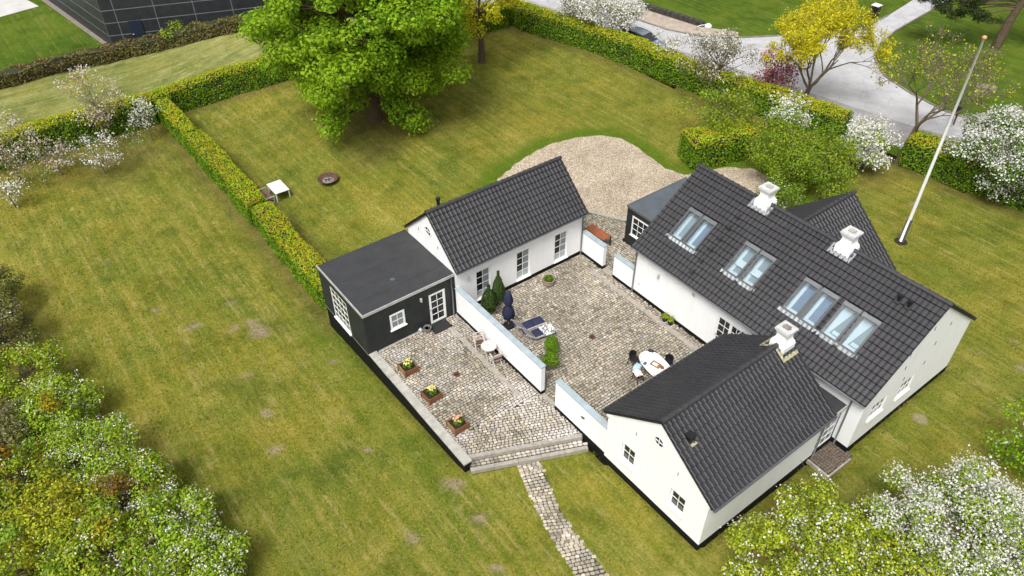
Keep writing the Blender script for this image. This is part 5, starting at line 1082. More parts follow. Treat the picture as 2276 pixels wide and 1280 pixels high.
# ================================================================== VEGETATION
def hedge(name, P, wd, h, label, dens=130, size=.14, side='hedge_side', top='hedge_top', wob=.14):
    cx, cy = P[len(P) // 2]; t = thing(name, label, 'hedge', (cx, cy, gz(cx, cy)), group='clipped garden hedges'); o = Vector((cx, cy, gz(cx, cy)))
    # resample the centre line
    Q = []; 
    for (a, b), (c, d) in zip(P, P[1:]):
        n = max(1, int(math.dist((a, b), (c, d)) / .5)); Q += [(a + (c - a) * k / n, b + (d - b) * k / n) for k in range(n)]
    Q.append(P[-1]); T = []
    for i in range(len(Q)):
        a, b = Q[max(0, i - 1)], Q[min(len(Q) - 1, i + 1)]; v = Vector((b[0] - a[0], b[1] - a[1])).normalized(); T.append(v)
    def prof(i, s):        # s 0..1 around the section: left side, top, right side
        x, y = Q[i]; g = gz(x, y); v = T[i]; n = Vector((-v.y, v.x)); k = .92 + .16 * noise.noise((x * .35, y * .35, 3.1)); hh = h * (1 + .07 * noise.noise((x * .45, y * .45, 7.7)))
        if s < .4: a = -1 + .06 * (s / .4); z = s / .4
        elif s > .6: a = 1 - .06 * ((1 - s) / .4); z = (1 - s) / .4
        else: a = -.94 + 1.88 * (s - .4) / .2; z = 1 + .05 * (1 - (a / .94) ** 2)
        w2 = wd / 2 * k * (1 - .1 * (1 - z)); return Vector((x + n.x * a * w2, y + n.y * a * w2, g + hh * z))
    SS = [0, .1, .2, .3, .4, .45, .5, .55, .6, .7, .8, .9, 1]; b = MB(); vs_ = []
    for i in range(len(Q)):
        for s in SS:
            p = prof(i, s); c = Vector((Q[i][0], Q[i][1], p.z)); p = c + (p - c) * .9; p.z = gz(*Q[i]) + (p.z - gz(*Q[i])) * .95 - (.3 if s in (0, 1) else 0); vs_.append(p)
    K = len(SS); b.raw(vs_, [(i * K + j, i * K + j + 1, (i + 1) * K + j + 1, (i + 1) * K + j) for i in range(len(Q) - 1) for j in range(K - 1)] + [tuple(range(K)), tuple((len(Q) - 1) * K + j for j in range(K))])
    b.build('twig_core', M['hedge_body'], t, o)
    C = []; Nn = []; mi = []; per = 2 * h + wd; L = sum(math.dist(a, c) for a, c in zip(Q, Q[1:])); n = int(L * per * dens)
    iu = RNG.random(n) * (len(Q) - 1); r = RNG.random(n); 
    for k in range(n):
        i = int(iu[k]); f = iu[k] - i; q = r[k] * per
        s = .4 * q / h if q < h else (.4 + .2 * (q - h) / wd if q < h + wd else .6 + .4 * (q - h - wd) / h)
        p = prof(i, s).lerp(prof(min(i + 1, len(Q) - 1), s), f); v = T[i]; n_ = Vector((-v.y, v.x, 0)) * (-1 if s < .4 else 1 if s > .6 else 0) + Vector((0, 0, .35 if (s < .4 or s > .6) else 1))
        w_ = noise.noise(p * .9) * wob; p = p + n_ * (w_ + RNG.random() * .1 - .04); C.append(p); Nn.append(n_); zt_ = min(s, 1 - s)
        mi.append(1 if (zt_ > .4 or (zt_ > .34 and RNG.random() < .55) or RNG.random() < .06) else 0)
    for e, i in ((-1, 0), (1, len(Q) - 1)):      # the cut ends
        for k in range(int(wd * h * dens)):
            z = RNG.random(); a = RNG.random() * 2 - 1; v = T[i] * e; nn = Vector((-v.y, v.x)); x, y = Q[i]; C.append(Vector((x + nn.x * a * wd * .48 + v.x * .05, y + nn.y * a * wd * .48 + v.y * .05, gz(x, y) + z * h))); Nn.append(Vector((v.x, v.y, .3))); mi.append(0 if z < .9 else 1)
    C = np.array(C); Nn = np.array(Nn) + RNG.normal(size=(len(C), 3)) * .5; Nn /= np.linalg.norm(Nn, axis=1)[:, None]
    leaves('foliage', C - np.array(o), Nn, size * RNG.uniform(.6, 1.4, len(C)), [M[side], M[top]], mi, t); return t
for nm, P, wd, h, lab in HEDGES: hedge(nm, P, wd, h, lab, dens=260 if 'annex' in lab or 'middle' in lab else 170, size=.105 if 'annex' in lab or 'middle' in lab else .135)
BHP = [(lerp1(y, BH) + .1, y) for y in (-40, -28, -15.2, -10.5, -6, -3.3, 0, 2.9, 8.2, 12, 16, 24)]
hedge('brown_hedge', BHP, 2.0, 1.1, 'low loose brown hedge along the dark industrial hall', 90, .17, 'brown_hedge', 'brown_hedge', .35)
def branch_to(mb, p, q, r0, r1, sag=.12, n=5, sides=6):
    p, q = Vector(p), Vector(q); L = (q - p).length; mid = (p + q) / 2 + Vector((random.gauss(0, .08) * L, random.gauss(0, .08) * L, sag * L)); pts = []; rs = []
    for i in range(n + 1): t_ = i / n; pts.append(p * (1 - t_) ** 2 + mid * 2 * t_ * (1 - t_) + q * t_ ** 2); rs.append(r0 + (r1 - r0) * t_)
    mb.tube(pts, rs, sides, cap=False); return pts
def tree(name, label, base, trunk, tr, clumps, per, size, mat, bark='bark', bloom=None, cat='tree', group=None, up=.4, lo=.4, lean=(0, 0), leafmix=None):
    """trunk and limbs reaching into every leaf clump; clumps: (dx,dy,z,rx,ry,rz) above the base"""
    t = thing(name, label, cat, base, group=group); tb = MB(); top = Vector((lean[0], lean[1], trunk)); tb.tube([(0, 0, -.25), (lean[0] * .3, lean[1] * .3, trunk * .4), top], [tr * 1.25, tr, tr * .75], 10, cap=False); tb.build('trunk', M[bark], t, smooth=True)
    lb = MB(); zmax = max(c[2] for c in clumps)
    spine = [top + Vector((random.gauss(0, .2), random.gauss(0, .2), (zmax - trunk) * k / 4)) for k in range(5)]; lb.tube([top] + [q * .8 for q in spine[1:]], [tr * .7, tr * .45, tr * .3, tr * .18, tr * .1], 8, cap=False)
    for c in clumps:
        p = Vector(c[:3]); k = min(4, max(0, int((p.z - trunk) / max(.1, zmax - trunk) * 3.2))); s = spine[k] if p.z > trunk * .8 else Vector((lean[0] * .6, lean[1] * .6, max(trunk * .55, p.z * .8))); branch_to(lb, s * .85, p * .93, tr * .22, max(.012, tr * .05), .05)
        for _ in range(3): q = p + Vector((random.gauss(0, .6) * c[3], random.gauss(0, .6) * c[4], random.gauss(0, .5) * c[5])); branch_to(lb, p, q, max(.015, tr * .06), .012, .05, 3, 4)
    lb.build('limbs', M[bark], t, smooth=True)
    parts = [clump(c[:3], c[3:6], max(10, int(per * c[3] * c[4] * RNG.uniform(.8, 1.2))), size, up, lo) for c in clumps]; A = [np.concatenate([p[i] for p in parts]) for i in range(3)]
    mats = [M[mat]]; mi = None
    if leafmix: mats += [M[m] for m, f in leafmix]; mi = RNG.choice(len(mats), len(A[0]), p=[1 - sum(f for _, f in leafmix)] + [f for _, f in leafmix])
    leaves('crown', *A, mats, mi, t)
    if bloom:
        bm, bper, bs = bloom; B = []
        for c in clumps:      # blossom sits in sprays on the outside of the clumps
            k = max(3, int(bper * c[3] * c[4])); nsp = max(2, k // 9); sp = clump(c[:3], tuple(x * 1.06 for x in c[3:6]), nsp, .05, .7, .85); lowz = sp[0][:, 2] < c[2] - .1 * c[5]; sp[0][lowz, 2] = 2 * c[2] - sp[0][lowz, 2]; 
            for i in range(nsp): n = max(2, int(k / nsp * RNG.uniform(.4, 1.6))); cc = sp[0][i] + RNG.normal(size=(n, 3)) * bs * 1.5; nn = np.tile(sp[1][i], (n, 1)) + RNG.normal(size=(n, 3)) * .6; nn /= np.linalg.norm(nn, axis=1)[:, None]; B.append((cc, nn, bs * RNG.uniform(.6, 1.3, n)))
        leaves('blossoms', *[np.concatenate([p[i] for p in B]) for i in range(3)], M[bm], None, t, .85)
    return t
def blob(c, R, n, cr, lo=.5, zmin=None, flat=.75):
    out = []; tries = 0
    while len(out) < n and tries < n * 40:
        tries += 1; d = Vector((random.gauss(0, 1), random.gauss(0, 1), random.gauss(0, 1))).normalized() * (lo + (1 - lo) * random.random() ** .6); p = (c[0] + d.x * R[0], c[1] + d.y * R[1], c[2] + d.z * R[2])
        if zmin is not None and p[2] < (zmin(p) if callable(zmin) else zmin): continue
        r = cr * random.uniform(.65, 1.3); out.append((*p, r * random.uniform(.9, 1.2), r * random.uniform(.9, 1.2), r * flat))
    return out
# ---- the big maple
bx, by = -29.7, 7.6; toC = Vector((.87, -.42))
cl = blob((.2, .0, 9.2), (8.0, 8.0, 6.6), 230, 1.25, .4, lambda p: 2.9 + .32 * max(-3, p[0] * .87 - p[1] * .42), .66)
cl += [(1.0, -4.0, 1.9, 1.5, 1.4, 1.0), (.2, -3.6, 2.6, 1.1, 1.1, .8), (1.5, -4.4, 1.2, 1.1, 1.1, .7), (3.6, .8, 1.9, 1.6, 1.5, 1.2), (4.1, 1.4, 1.2, 1.4, 1.3, .9), (3.2, .3, 2.6, 1.2, 1.2, .9), (1.7, -2.2, 3.0, 1.1, 1.1, .8), (-1.0, -4.6, 4.3, 1.1, 1.1, .8)] + [(a * .9 + random.gauss(0, .6), b * .9 + random.gauss(0, .6), z + random.gauss(0, .4), 1.4, 1.4, .9) for a, b, z in ((4.6, 5.4, 4.6), (3.6, 5.8, 5.6), (5.2, 4.2, 4.0), (4.2, 6.2, 6.6), (-2.6, -4.8, 4.8), (-3.4, -5.4, 5.8), (-1.8, -5.2, 4.2), (-3.2, -4.2, 6.6), (5.4, -1.2, 6.4), (4.8, 1.2, 6.0), (3.8, -2.6, 6.2), (4.6, 2.8, 5.4), (3.2, -1.0, 5.2))]
tree('maple_tree', 'huge bright green maple spreading over the lawn', (bx, by, gz(bx, by)), 3.4, .55, cl, 220, .26, 'maple', 'bark', up=.75, lo=.35)
# ---- the others, near to far
def T(name, label, base, R, cz, n, cr, per, size, mat, trunk=1.2, tr=.1, bark='bark', bloom=None, cat='tree', off=(0, 0), lo=.35, zmin=.3, leafmix=None, group=None, up=.4):
    x, y = base; return tree(name, label, (x, y, gz(x, y)), trunk, tr, blob((off[0], off[1], cz), R, n, cr, lo, zmin), per, size, mat, bark, bloom, cat, group, up, .35, (off[0] * .4, off[1] * .4), leafmix)
T('yellow_maple', 'yellow young-leaved maple just behind the big maple, by the road hedge', (-33.1, 20.3), (4.6, 4.6, 4.2), 7.6, 60, 1.0, 190, .24, 'yellow', 2.6, .3, leafmix=[('yellowgreen', .25)], zmin=2.6)
T('blossom_tree', 'white blossoming tree over the road hedge, next to the parked car', (-29.0, 31.8), (2.6, 2.4, 1.5), 3.2, 34, .75, 120, .15, 'haw_olive', 1.4, .12, bloom=('bloom', 520, .15))
T('blossom_tree', 'grey-white blossoming tree at the top edge beside the yellow maple', (-33.0, 31.0), (2.4, 2.4, 1.5), 3.0, 26, .7, 150, .15, 'haw_olive', 1.2, .1, bloom=('bloom', 170, .13))
T('blossom_tree', 'small sparse white blossoming tree in the hedge top under the lamp', (-21.6, 31.6), (1.5, 1.5, 1.0), 2.7, 13, .42, 70, .13, 'yellowgreen', 1.5, .06, bloom=('bloom', 300, .13))
T('apple_tree', 'gnarled apple tree with thin white blossom before the road hedge', (-15.9, 31.2), (3.4, 3.2, 2.1), 3.1, 50, .75, 130, .14, 'haw_olive', 1.3, .17, 'bark', bloom=('bloom', 60, .12), leafmix=[('twig', .45)], zmin=.8)
T('crab_apple', 'dark pink blossoming crab apple in the road hedge', (-12.9, 34.4), (1.8, 1.8, 1.3), 2.6, 20, .6, 90, .14, 'haw_olive', 1.1, .08, bloom=('pink', 300, .15))
T('blossom_shrub', 'white blossoming shrub below the yellow street-side tree', (-8.0, 30.0), (1.6, 1.6, 1.2), 2.3, 20, .6, 160, .14, 'haw', 1, .08, bloom=('bloom', 230, .13), cat='shrub')
T('blossom_shrub', 'white blossoming shrub at the foot of the bare leaning tree', (-2.6, 31.0), (1.9, 1.7, 1.7), 2.0, 28, .65, 170, .14, 'haw', .8, .08, bloom=('bloom', 330, .14), cat='shrub')
T('leafy_shrub', 'big loose green shrub between the clipped block and the flagpole lawn', (-3.7, 26.3), (3.7, 3.7, 2.0), 2.2, 100, .8, 420, .135, 'bush', .9, .12, cat='shrub', leafmix=[('bush_dark', .15), ('haw_olive', .12)], lo=.1)
T('leafy_shrub', 'loose light green shrub behind the clipped hedge block', (-11.2, 26.3), (2.9, 2.7, 1.6), 2.0, 48, .8, 230, .14, 'bush', .8, .1, cat='shrub', leafmix=[('haw_olive', .25)])
T('leafy_shrub', 'mid green shrub in the corner of drive and road hedge', (-7.2, 28.6), (2.0, 2.0, 1.4), 1.8, 26, .7, 200, .15, 'bush', .7, .1, cat='shrub', leafmix=[('bush_dark', .35)])
T('leafy_shrub', 'low dark green shrub squeezed between the drive end and the rear wing', (-1.9, 21.8), (1.9, 1.9, 1.2), 1.3, 30, .7, 330, .13, 'bush_dark', .5, .08, cat='shrub', leafmix=[('bush', .4)], bloom=('bloom', 8, .1))
T('blossom_tree', 'big white blossoming hawthorn at the edge behind the flagpole', (5.6, 35.9), (4.3, 3.0, 2.6), 3.0, 84, .85, 330, .15, 'bush_dark', 1.2, .18, bloom=('bloom', 270, .12))
T('blossom_tree', 'densely white blossoming tree in the corner below the house gable', (18.0, 7.0), (3.7, 3.4, 1.9), 2.7, 130, .56, 600, .11, 'haw', 1.2, .15, bloom=('bloom', 600, .09), up=.6, lo=.08)
T('fruit_tree', 'yellow-green leafy fruit tree with scattered white blossom at the bottom', (15.8, 2.0), (3.8, 3.8, 1.8), 2.4, 190, .54, 900, .115, 'yellowgreen', 1.2, .15, bloom=('bloom', 110, .09), leafmix=[('haw', .3)], up=.6, lo=.08)
T('leafy_tree', 'green leafy tree with a few white flowers, below the gable end lawn', (17.6, 14.2), (1.9, 1.9, 1.7), 2.3, 30, .7, 260, .13, 'maple', 1, .1, bloom=('bloom', 14, .13))
T('cherry_tree', 'pinkish young cherry tree in front of the far boundary hedge', (-41.2, -10.0), (2.0, 2.0, 2.1), 4.0, 34, .55, 55, .14, 'gold', 1.8, .09, 'bark_pale', bloom=('bloom_pink', 110, .13), zmin=1.6)
T('cherry_tree', 'pale pink cherry tree cut by the picture edge', (-39.5, -16.6), (2.4, 2.2, 1.9), 3.2, 34, .6, 70, .14, 'haw_olive', 1.4, .09, 'bark_pale', bloom=('bloom_pink', 120, .13), leafmix=[('gold', .3)])
T('fruit_tree', 'little white blossoming fruit tree at the inner hedge corner', (-40.0, -7.0), (1.2, 1.1, 1.2), 2.0, 15, .4, 80, .12, 'haw', .8, .05, 'bark_pale', bloom=('bloom', 260, .13))
T('fruit_tree', 'low pinkish blossoming fruit tree, the one nearer the picture edge', (-38.9, -14.0), (1.7, 1.5, .9), 1.7, 17, .45, 60, .12, 'haw_olive', .7, .06, 'bark_pale', bloom=('bloom_pink', 170, .13), zmin=.6)
T('fruit_tree', 'low white blossoming fruit tree on bare ground before the boundary hedge', (-37.2, -11.4), (2.1, 1.8, 1.0), 1.7, 24, .45, 45, .12, 'haw_olive', .8, .06, 'bark_pale', bloom=('bloom', 130, .12), zmin=.5)
T('sapling', 'thin green sapling on the lawn, the one nearest the picture edge', (-37.6, -15.2), (.55, .55, .6), 1.0, 8, .26, 120, .14, 'bush', .5, .025, 'bark_pale', bloom=('bloom', 60, .12))
T('sapling', 'spindly sapling between the low fruit trees and the hedge corner', (-38.4, -8.5), (.6, .6, .9), 1.3, 9, .25, 70, .13, 'bush', .7, .025, 'bark_pale', bloom=('bloom', 60, .1))
T('blossom_shrub', 'small white blossoming bush cut off at the side below the cherry', (-36.3, -17.6), (.9, .9, .7), 1.2, 10, .4, 80, .12, 'haw_olive', .6, .05, bloom=('bloom', 200, .13), cat='shrub')
T('small_shrub', 'small bright green shrub before the industrial hall door', (-57.0, .6), (1.3, 1.3, .7), 1.1, 10, .55, 150, .2, 'bush', .4, .06, cat='shrub')
# ---- mixed hedgerow in the bottom corner: shrub after shrub
ROW = [(-24.6, -20.8, 2.0, 2.6, 'haw_olive', 25, 'dark olive hedgerow shrub at the far end of the row'), (-20.6, -21.0, 2.1, 2.7, 'haw_olive', 40, 'olive twiggy hedgerow shrub, second from the far end'),
 (-16.6, -20.3, 2.0, 2.5, 'haw', 70, 'green hedgerow shrub with light blossom, third from the far end'), (-16.4, -23.4, 2.2, 2.8, 'bush', 15, 'fresh green hedgerow shrub at the picture edge, half way down'),
 (-12.9, -19.7, 2.0, 2.4, 'haw', 150, 'white-speckled hawthorn shrub on the lawn side, near the middle of the row'), (-12.6, -22.6, 2.1, 2.7, 'haw_olive', 20, 'greyish twiggy shrub behind the white-speckled hawthorn'),
 (-8.8, -18.9, 2.0, 2.4, 'haw', 190, 'well flowered hawthorn shrub bulging towards the striped lawn'), (-8.9, -22.0, 2.1, 3.0, 'bush', 60, 'mid green hedgerow shrub with copper tips near the picture edge'),
 (-5.6, -18.2, 1.9, 2.3, 'haw', 170, 'flowering hawthorn shrub on the lawn side with a copper shoot'), (-5.6, -20.8, 1.9, 2.9, 'yellowgreen', 0, 'yellow-green shrub standing inside the lower hedgerow'),
 (-8.8, -24.6, 2.0, 2.8, 'bush', 10, 'plain green shrub low at the side of the hedgerow'), (-2.6, -17.5, 1.8, 2.2, 'haw', 220, 'whitest hawthorn shrub near the bottom edge, lawn side'),
 (-2.8, -19.6, 1.8, 2.6, 'haw', 60, 'green hawthorn with golden shoot near the bottom edge'), (-4.2, -22.6, 1.9, 2.9, 'bush', 20, 'mid green shrub at the bottom corner of the hedgerow'), (.2, -16.9, 1.7, 2.0, 'haw', 240, 'white-dusted hawthorn at the bottom end of the row'), (-.2, -19.0, 1.7, 2.2, 'bush', 40, 'leafy green shrub cut by the bottom edge')]
for i, (x, y, r, h, m, bl, lab) in enumerate(ROW):
    mixm = {2: [('gold', .2)], 7: [('copper', .12), ('gold', .1)], 8: [('copper', .12)], 12: [('gold', .22)], 9: [('gold', .35)], 3: [('maple', .4)], 1: [('twig', .25)], 5: [('twig', .35)]}.get(i)
    T('hedgerow_shrub', lab, (x, y), (r, r * .95, h * .42), h * .66, 52, .5, 620, .13, m, .6, .08, bloom=('bloom', bl * .62, .08) if bl else None, cat='shrub', leafmix=mixm, group='shrubs of the mixed hedgerow', up=.7, zmin=.25, lo=.72)
for lab, x, y, z, m in (('golden young maple shoot rising from the hedgerow near the bottom edge', -3.0, -19.2, 2.6, 'gold'), ('copper-brown young shoot in the flowering hedgerow', -5.4, -18.6, 2.7, 'copper'), ('orange-brown young shoot rising at the side of the hedgerow', -9.6, -21.9, 3.2, 'copper'), ('golden young shoot high in the hedgerow, farthest up the row', -12.3, -19.6, 2.7, 'gold')):
    tree('young_shoot', lab, (x, y, gz(x, y)), 1.2, .04, blob((0, 0, z), (.55, .55, .5), 8, .32, .3), 420, .15, m, 'bark', None, 'sapling', up=.6)
# ---- trees whose branches show
def bare_tree(name, label, base, lean, height, spread, tr, depth, leafm, nleaf, lsize, trunk_f=.25, minz=0., seed=1):
    rnd = random.Random(seed); t = thing(name, label, 'tree', (*base, gz(*base))); mb = MB(); tips = []; tk = MB()
    L0 = height * trunk_f; top = Vector((lean[0], lean[1], L0)); tk.tube([(0, 0, -.2), (lean[0] * .45, lean[1] * .45, L0 * .5), top], [tr * 1.3, tr, tr * .85], 9, cap=False); tk.build('trunk', M['bark'], t, smooth=True)
    def grow(p, d, L, r, k):
        q = p; pts = [p]; n = 3
        for i in range(n): d = (d + Vector((rnd.gauss(0, .1), rnd.gauss(0, .1), rnd.gauss(.03, .07)))).normalized(); q = q + d * (L / n); pts.append(q)
        mb.tube(pts, [r, r * .88, r * .75, r * .6], 6 if k > 3 else 4, cap=False); tips.extend(pts[1:] if k <= 2 else [])
        if k == 0: return
        m = rnd.choice((2, 3, 3)) if k > 1 else 3
        for j in range(m):
            ax = d.cross(Vector((rnd.gauss(0, 1), rnd.gauss(0, 1), rnd.gauss(0, 1)))).normalized(); a = rnd.uniform(.3, .75) * spread; dd = (Matrix.Rotation(a, 3, ax) @ d); dd.z += .08; grow(pts[rnd.choice((2, 3, 3))], dd.normalized(), L * rnd.uniform(.6, .8), max(.011, r * .58), k - 1)
    for j in range(5):
        a = 6.283 * j / 5 + rnd.uniform(-.3, .3); grow(top * rnd.uniform(.75, 1), Vector((math.cos(a) * .65 * spread + lean[0] * .12, math.sin(a) * .65 * spread + lean[1] * .12, 1)).normalized(), height * .26, tr * .55, depth)
    mb.build('branches', M['twigbark'], t, smooth=True); tips = [q for q in tips if q.z > minz or rnd.random() < .18]; n = nleaf; idx = RNG.integers(0, len(tips), n); C = np.array([tips[i][:] for i in idx]) + RNG.normal(size=(n, 3)) * .16; Nn = RNG.normal(size=(n, 3)) + np.array([0, 0, .8]); Nn /= np.linalg.norm(Nn, axis=1)[:, None]; leaves('crown', C, Nn, lsize * RNG.uniform(.6, 1.3, n), M[leafm], None, t); return t
bare_tree('street_tree', 'tall yellow-topped tree with bare lower branches beside the road', (-10.7, 35.9), (.2, .3), 9.8, 1.1, .2, 6, 'yellow', 21000, .16, .17, 4.6, 5)
bare_tree('leaning_tree', 'leaning nearly bare tree with few yellow leaves at the hedge end', (-.9, 33.7), (-.2, 1.6), 8.8, 1.0, .18, 6, 'yellowgreen', 1900, .15, .3, 3, 8)
# ---- pine
x, y = -6.9, 59.4; t = thing('pine_tree', 'dark pine tree on the park lawn cut by the top edge', 'tree', (x, y, 0)); b = MB(); b.tube([(0, 0, -.2), (.15, .2, 2.5), (.5, .6, 5), (.8, 1, 9), (1, 1.2, 13)], [.42, .36, .3, .22, .1], 10, cap=False); b.build('trunk', M['bark'], t, smooth=True); lb = MB(); P = []
for (dx, dy, z, z0) in ((-4.2, -4.6, 3.6, 4.2), (-3.4, -3.6, 3.2, 4), (-2.4, -2.4, 3.3, 3.8), (-5.2, -6.2, 4.6, 4.6), (-1.4, -2.2, 3.0, 3.6), (-4.8, -5.2, 5.0, 4.6), (2.4, 3.0, 3.8, 3.8), (3.2, 4.0, 4.6, 4.2), (-4.6, -5.6, 5.6, 5.2), (-3.9, -4.9, 5.0, 5.2), (-3.2, -4.0, 5.9, 5.2), (-2.6, -3.4, 4.6, 5), (-3.4, -4.4, 4.2, 5), (-1.8, -2.6, 5.4, 5), (-2.0, -2.8, 4.0, 4.6), (1.6, 2.6, 5.4, 5), (2.6, 3.6, 6.4, 5.6), (2.0, 1.2, 5.0, 4.5), (-1, -1.4, 7.5, 7), (3, 2, 8, 7), (-3, -2, 8.5, 7.5), (0, 3, 9, 8), (1.2, -1.5, 10, 9), (-1.5, 2, 10.5, 9), (1, 1, 12.6, 12), (3.4, 4.4, 7.4, 6)):
    branch_to(lb, (.5 * z0 / 5, .6 * z0 / 5, z0), (dx, dy, z), .1, .03, .1)
    for _ in range(5): P.append(clump((dx + random.gauss(0, .6), dy + random.gauss(0, .6), z + random.gauss(0, .22)), (.55, .55, .3), 190, .2, .8, .2))
lb.build('limbs', M['bark'], t, smooth=True); leaves('crown', *[np.concatenate([p[i] for p in P]) for i in range(3)], M['pine'], None, t, .3)
# ---- tussocks: short grass standing out of the lawn so that it is not a flat sheet
def tufts(name, n, test, mats, x0, x1, y0, y1, h):
    X = RNG.uniform(x0, x1, n); Y = RNG.uniform(y0, y1, n); k = test(X, Y); X, Y = X[k], Y[k]; n = len(X); tt = np.clip((Y + 5.5) / 15.5, 0, 1); Z = (-1.6 + 1.08 * np.clip((X + 12) / 14.5, 0, 1)) * (1 - tt * tt * (3 - 2 * tt)) - .3 * np.exp(-((X - 12) ** 2 + (Y - 6) ** 2) / 9)
    a = RNG.random(n) * 6.283; hh = h * RNG.uniform(.5, 1.5, n); w_ = hh * .55; lx, ly = RNG.normal(size=n) * hh * .7, RNG.normal(size=n) * hh * .7; V = np.empty((n, 3, 3))
    V[:, 0] = np.stack([X - np.cos(a) * w_, Y - np.sin(a) * w_, Z - .01], 1); V[:, 1] = np.stack([X + np.cos(a) * w_, Y + np.sin(a) * w_, Z - .01], 1); V[:, 2] = np.stack([X + lx, Y + ly, Z + hh], 1)
    return tag(bulk(name, V.reshape(-1, 3), np.arange(3 * n).reshape(n, 3), mats, RNG.choice(len(mats), n, p=[.4, .35, .25])), 'short rough grass of the garden lawn', kind='stuff')
M['tuft_a'] = leafmat('grass_blade_olive', [(0, (.09, .1, .016)), (1, (.2, .18, .035))], .3); M['tuft_b'] = leafmat('grass_blade_green', [(0, (.06, .09, .012)), (1, (.13, .16, .02))], .3); M['tuft_c'] = leafmat('grass_blade_straw', [(0, (.2, .16, .045)), (1, (.3, .25, .08))], .3)
BLOCK = [rect(-12.1, -6.8, -5.6, 9.1), rect(-6.95, 1.95, -5.6, .2), rect(-7, 5.4, -.1, 9.1), rect(5.3, 11.15, -.1, 9), rect(-2.4, 11.9, 9, 17.8), rect(-.3, 7, 17, 19.7), rect(-6.2, -2.4, 12, 17.2), GRAVEL0, rect(10.9, 12.4, 7, 9.4), [(.3, -5.5), (2.6, -5.6), (4.7, -.1), (.6, -.1)], [(-11.4, 9.1), (-6.3, 14.5), (-2, 12), (-2, 9)]]
def inpoly_np(X, Y, P):
    c = np.zeros(len(X), bool); j = len(P) - 1
    for i in range(len(P)):
        if P[i][1] != P[j][1]: c ^= ((P[i][1] > Y) != (P[j][1] > Y)) & (X < (P[j][0] - P[i][0]) * (Y - P[i][1]) / (P[j][1] - P[i][1]) + P[i][0])
        j = i
    return c
def onlawn(X, Y):
    k = (X > -43) & (Y < np.interp(X, [p[0] for p in YB], [p[1] for p in YB]))
    for q in BLOCK + [PL + PR[::-1]]: k &= ~inpoly_np(X, Y, q)
    return k
tufts('lawn_grass', 330000, onlawn, [M['tuft_a'], M['tuft_b'], M['tuft_c']], -43, 24, -19, 35, .05)
# ================================================================== STREET
# parked car
cx, cy = -26.6, 33.7; t = thing('parked_car', 'blue-grey estate car parked behind the road hedge', 'car', (cx, cy, .09), math.radians(9))
M['carpaint'] = plain('blue_grey_car_paint', (.27, .32, .37), .25, .05, 2, metal=.5); M['carglass'] = glassmat('car_glass', (.015, .018, .022)); M['tyre'] = plain('tyre', (.015, .015, .015), .8, .1); M['rim'] = plain('alloy_rim', (.4, .4, .41), .35, .1, metal=.8); M['lampred'] = plain('tail_lamp', (.3, .02, .02), .2, .05); M['lampclear'] = plain('head_lamp', (.7, .72, .74), .15, .05)
def loft(prof, mat, name, parent):
    """prof: list of (x, [(half width, z)...]) sections"""
    b = MB(); n = len(prof[0][1]); vs_ = []
    for x, s in prof: vs_ += [(x, -w_, z) for w_, z in s] + [(x, w_, z) for w_, z in s[::-1]]
    K = 2 * n; b.raw(vs_, [(i * K + j, i * K + (j + 1) % K, (i + 1) * K + (j + 1) % K, (i + 1) * K + j) for i in range(len(prof) - 1) for j in range(K)] + [tuple(range(K))[::-1], tuple((len(prof) - 1) * K + j for j in range(K))]); return b.build(name, mat, parent, smooth=False)
sec = lambda w_, z0, z1: [(w_ * .9, z0), (w_, z0 + .18), (w_, z0 + .42), (w_ * .95, z1 - .06), (w_ * .86, z1)]
loft([(-2.3, sec(.72, .35, .85)), (-2.2, sec(.84, .22, .95)), (-1.2, sec(.9, .2, .97)), (.6, sec(.9, .2, .96)), (1.5, sec(.88, .2, .88)), (2.1, sec(.82, .22, .76)), (2.28, sec(.66, .3, .66))], M['carpaint'], 'body', t)
loft([(-2.22, [(.74, .93), (.72, .96)]), (-1.95, [(.78, .95), (.62, 1.4)]), (-.6, [(.8, .95), (.64, 1.46)]), (.35, [(.8, .95), (.62, 1.42)]), (1.15, [(.76, .9), (.72, .94)])], M['carglass'], 'window_band', t)
loft([(-2.0, [(.6, 1.39), (.56, 1.42)]), (-1.2, [(.63, 1.44), (.58, 1.485)]), (-.3, [(.63, 1.445), (.58, 1.485)]), (.38, [(.6, 1.405), (.54, 1.43)])], M['carpaint'], 'roof', t)
for s in (-1, 1):
    b = MB(); b.tube([(-1.8, s * .57, 1.46), (-.4, s * .57, 1.51), (.2, s * .56, 1.47)], .02, 6); b.build('roof_rail', M['rim'], t); b = MB(); b.bar((-.55, s * .79, .95), (-.55, s * .63, 1.43), .07, .03); b.bar((-1.5, s * .78, .95), (-1.5, s * .63, 1.42), .08, .03); b.build('pillar', M['carpaint'], t)
    b = MB(); b.box((2.12, s * .62 - .14, .55), (2.24, s * .62 + .14, .68)); b.build('headlight', M['lampclear'], t); b = MB(); b.box((-2.29, s * .68 - .1, .7), (-2.2, s * .68 + .1, .95)); b.build('taillight', M['lampred'], t); b = MB(); b.box((.55, s * .98 - .09, .95), (.75, s * .98 + .07, 1.07)); b.build('mirror', M['carpaint'], t)
    for xx in (-1.4, 1.4): b = MB(); b.tube([(xx, s * .72, .31), (xx, s * .92, .31)], .31, 20); wh = b.build('wheel', M['tyre'], t); b = MB(); b.tube([(xx, s * .915, .31), (xx, s * .935, .31)], .2, 14); b.build('rim', M['rim'], wh)
